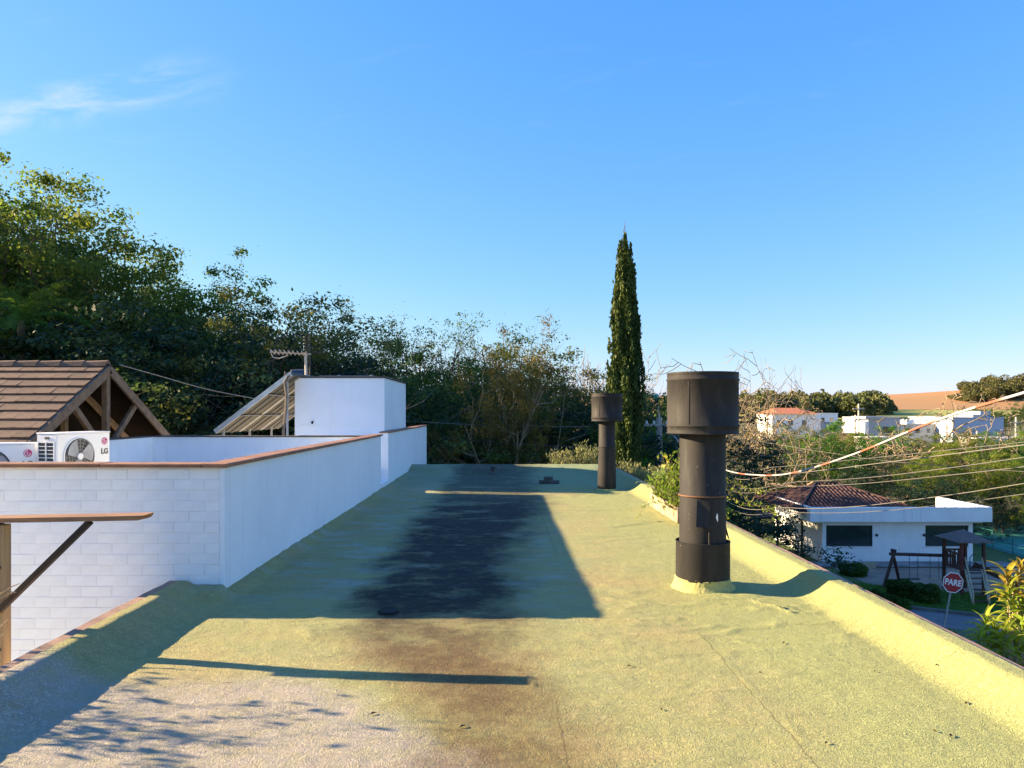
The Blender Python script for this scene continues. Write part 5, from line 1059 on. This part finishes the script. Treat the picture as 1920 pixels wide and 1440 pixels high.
for a_, b_ in ((lf0, g0), (lf1, g1)):
    MB().beam(a_, b_, .07, .10).build('ladder_stringer', 'play_pale', pt3); MB().tube([a_ + Vector((0, 0, .55)), b_ + Vector((0, 0, .45))], .035, 8).build('handrail', 'play_pale', pt3)
    MB().beam(b_, b_ + Vector((0, 0, .46)), .05, .05).build('handrail_post', 'play_pale', pt3)
for k in range(6): q = (k + .5) / 6; MB().beam(lf0.lerp(g0, q), lf1.lerp(g1, q), .12, .035).build('tread', 'play_wood', pt3)
s0 = Vector((Xb + .05, Yb - .5, zd)); s1 = Vector((Xb + 2.0, Ya - .6, GZ + .12))
MB().beam(s0, s1, .5, .04).build('slide_bed', 'play_wood', pt3)
for dv in (-.27, .27): MB().beam(s0 + Vector((dv * .6, dv * .8, .08)), s1 + Vector((dv * .6, dv * .8, .08)), .04, .16).build('slide_side', 'play_wood', pt3)
MB().tube([Vector((Xa + .35, Ya - .02, zd)), Vector((Xa + .35, Ya - .02, zd + .55)), Vector((Xa + .48, Ya - .02, zd + .68)), Vector((Xa + .6, Ya - .02, zd + .68))], .02, 6).build('grab_bar', 'antenna_dark', pt3)

# ------------------------------------------------------------------ stop sign
SY = 27.6; b0 = P(1769.5, 1179, SY); b0.z = GZ; tpx = P(1785.5, 1092, SY - .05)
ss_ = thing('stop_sign', 'tilted red octagonal stop sign reading PARE on a grey pole', 'sign', (b0.x, b0.y, GZ))
ax = (tpx - b0).normalized(); MB().tube([b0, tpx + ax * .25], .03, 10).build('pole', 'galvanised', ss_)
rt = -math.atan2(ax.x, ax.z)
fc = Matrix.Translation(tpx + Vector((0, -.045, 0)) - ORG[ss_]) @ Matrix.Rotation(-math.asin(ax.x) * -1.0, 4, 'Y') @ Matrix.Rotation(R(90), 4, 'X')
def octo(r, z0, z1): return MB().prism([(r * math.cos(R(22.5 + 45 * k)), r * math.sin(R(22.5 + 45 * k))) for k in range(8)], z0, z1)
pn = octo(.40, -.006, .0).build('panel', 'sign_white', ss_, local=True); pn.matrix_local = fc
pf = octo(.366, .001, .003).build('red_face', 'sign_red', pn, local=True)
tx = link('lettering', text_mesh('PARE', .295, .001, .009), 'sign_white', pn); tx.location = (0, 0, .006); tx.scale = (.92, 1.05, 1)

# ------------------------------------------------------------------ sports court with fence at the far right
gsheet('sports_court', [(28.6, 36.5), (60, 27.0), (60, 52), (28.6, 52)], .03, 'court_green')
for k, (a_, b_) in enumerate((((29.2, 38.0), (60, 29.0)), ((30.5, 44.5), (60, 44.5)))):
    a_, b_ = Vector((*a_, 0)), Vector((*b_, 0)); w2 = (b_ - a_).normalized().orthogonal().normalized(); w2 = Vector((-(b_ - a_).y, (b_ - a_).x, 0)).normalized() * .06
    gsheet('court_line', [tuple((a_ - w2)[:2]), tuple((b_ - w2)[:2]), tuple((b_ + w2)[:2]), tuple((a_ + w2)[:2])], .036, 'court_line')
fe = thing('court_fence', 'teal railing fence round the sports court', 'fence', (28.5, 38, GZ))
fA, fB = Vector((28.5, 36.4, GZ)), Vector((40, 32.7, GZ)); fC = Vector((28.5, 52, GZ))
for a_, b_ in ((fA, fB), (fA, fC)):
    n = 9
    for k in range(n + 1): q = a_.lerp(b_, k / n); MB().tube([q, q + Vector((0, 0, 1.1))], .03, 6).build('post', 'fence_teal', fe)
    for hgt in (.15, .6, 1.1): MB().tube([a_ + Vector((0, 0, hgt)), b_ + Vector((0, 0, hgt))], .025, 6).build('rail', 'fence_teal', fe)

# ------------------------------------------------------------------ distant town
def bldg(label, x0, x1, yt, Y, depth, mt, wins=(), roof=None, extra=(), name='distant_house'):
    a_, b_ = P(x0, yt, Y), P(x1, yt, Y); gz = min(float(terr(np.array(a_.x), np.array(Y))), float(terr(np.array(b_.x), np.array(Y)))); t = thing(name, label, 'building', ((a_.x + b_.x) / 2, Y, gz), 0, 'houses of the distant town')
    MB().box((a_.x, Y, gz - .5), (b_.x, Y + depth, a_.z)).build('wall', mt, t)
    MB().box((a_.x - .1, Y - .1, a_.z + .002), (b_.x + .1, Y + depth + .1, a_.z + .18)).build('parapet', mt, t)
    for (u0, u1, v0, v1) in wins:
        p_, q_ = P(u0, v0, Y), P(u1, v1, Y); w_ = MB().box((p_.x, Y - .04, q_.z), (q_.x, Y + .02, p_.z)).build('window', 'window_glass', t); MB().box((p_.x - .08, Y - .1, q_.z - .1), (q_.x + .08, Y - .02, q_.z)).build('sill', 'far_white', w_)
    for (u0, u1, v0, v1, m2, dy) in extra: p_, q_ = P(u0, v0, Y), P(u1, v1, Y); MB().box((p_.x, Y - dy, q_.z), (q_.x, Y + depth * .5, p_.z)).build('volume', m2, t)
    if roof:
        z0 = a_.z + .2; h_ = roof; o_ = .5; c_ = [(a_.x - o_, Y - o_, z0), (b_.x + o_, Y - o_, z0), (b_.x + o_, Y + depth + o_, z0), (a_.x - o_, Y + depth + o_, z0)]; dx = (b_.x - a_.x) * .22
        MB().add(c_ + [(a_.x + dx, Y + depth / 2, z0 + h_), (b_.x - dx, Y + depth / 2, z0 + h_)], [(0,1,5,4), (1,2,5), (2,3,4,5), (3,0,4), (0,3,2,1)]).build('roof', 'orange_tile', t)
    return t
bldg('distant white house with orange tile roof', 1448, 1530, 778, 150, 9, 'far_white', [(1456, 1462, 788, 796), (1478, 1487, 786, 797), (1504, 1512, 788, 798)], 1.25)
bldg('small distant white cube house right of the orange roof', 1530, 1571, 776, 165, 9, 'far_white', [(1540, 1546, 783, 792), (1556, 1562, 783, 792)])
bldg('distant low flat roofed shed beside the white cube house', 1571, 1606, 793, 150, 8, 'grey_wall')
bldg('distant grey gabled house with white corner column', 1628, 1688, 784, 122, 9, 'grey_wall', [(1655, 1676, 800, 812)], None, [(1620, 1627, 790, 826, 'far_white', .3), (1620, 1660, 780.5, 785, 'grey_wall', .5)])
bldg('distant white walled lot below the grey house', 1627, 1692, 822, 104, 5, 'far_white', [(1650, 1658, 838, 846)])
bldg('distant dark shed left of the white walled lot', 1600, 1625, 816, 108, 6, 'timber_dark')
bldg('distant row of pale low houses behind the leafless tree', 1688, 1752, 797, 135, 8, 'pale_wall', [(1696, 1704, 803, 812), (1716, 1724, 803, 812), (1738, 1744, 803, 812)], None, [(1700, 1714, 787, 797, 'far_white', 0)])
bldg('distant white two part house left of the blue building', 1756, 1786, 785, 140, 9, 'far_white', [(1769, 1782, 791, 796), (1769, 1782, 801, 809)], None, [(1756, 1768, 781, 818, 'far_white', .6)])
bldg('large stepped blue building with blank wall', 1786, 1882, 784, 130, 14, 'blue_wall', [], None, [(1838, 1857, 771, 784, 'blue_wall', 0), (1824, 1838, 777, 784, 'pale_wall', 0)])
bldg('distant long white wall below the blue building', 1830, 1875, 823, 112, 4, 'far_white'); bldg('distant pale flat roofed house right of the white wall', 1877, 1990, 824, 114, 8, 'pale_wall', [(1900, 1908, 830, 836)])
for px, yt, Y, lb in ((1610, 757, 118, 'distant wooden utility pole left of the grey house'), (1604, 778, 116, 'shorter distant pole before the grey house'), (1905, 782, 112, 'distant utility pole right of the blue building'), (1832, 808, 108, 'slim distant lamp post before the blue building'), (1580, 786, 140, 'distant slim post above the flat shed')):
    q = P(px, yt, Y); o = thing('utility_pole', lb, 'pole', (q.x, Y, GZ), 0, 'distant utility poles'); MB().tube([(q.x, Y, GZ), (q.x, Y, q.z)], [.18, .12], 8).build('shaft', 'pale_wall', o)
    MB().beam((q.x - .9, Y, q.z - .8), (q.x + .9, Y, q.z - .8), .12, .14).build('crossarm', 'pale_wall', o)

# far woods: each one mass of crowns
def wood(name, label, spots, seed):
    rg = np.random.default_rng(seed); C = []; 
    for (X, Y, r, h) in spots:
        n = 1150; d_ = rg.normal(size=(n, 3)); d_ /= np.linalg.norm(d_, axis=1)[:, None]; d_[:, 2] = np.abs(d_[:, 2]) * rg.uniform(.2, 1, n) ** .3
        c = d_ * np.array([r, r, h * .75]) * (1 + .25 * np.sin(d_[:, :1] * 6 + X) * np.sin(d_[:, 2:] * 5 + Y)); c += np.array([X, Y, float(terr(np.array(X), np.array(Y))) + h * .25]); C.append(c)
    C = np.concatenate(C); V, Fc = leaves_np(C, 1.0, rg, .9, .8); o = link(name, mesh_np(name, V, Fc), 'leaf_far', None, 'stuff'); tag(o, label, 'wood')
rr = random.Random(3); sp_l = []
for k in range(130):
    px = rr.uniform(1330, 1668); Y = rr.uniform(235, 390); sp_l.append(((px - VX) / F * Y, Y, rr.uniform(3, 5), rr.uniform(6, 9.5)))
wood('distant_wood', 'distant green wood left of the ploughed field', sp_l, 1); sp_l = []
for k in range(150):
    px = rr.uniform(1802, 2150); Y = rr.uniform(480, 600); edge_ = min(1, (px - 1795) / 90); sp_l.append(((px - VX) / F * Y, Y, rr.uniform(5, 8), rr.uniform(6, 13) * (.55 + .45 * edge_)))
wood('distant_wood', 'wooded hill at the right end of the ploughed field', sp_l, 2)
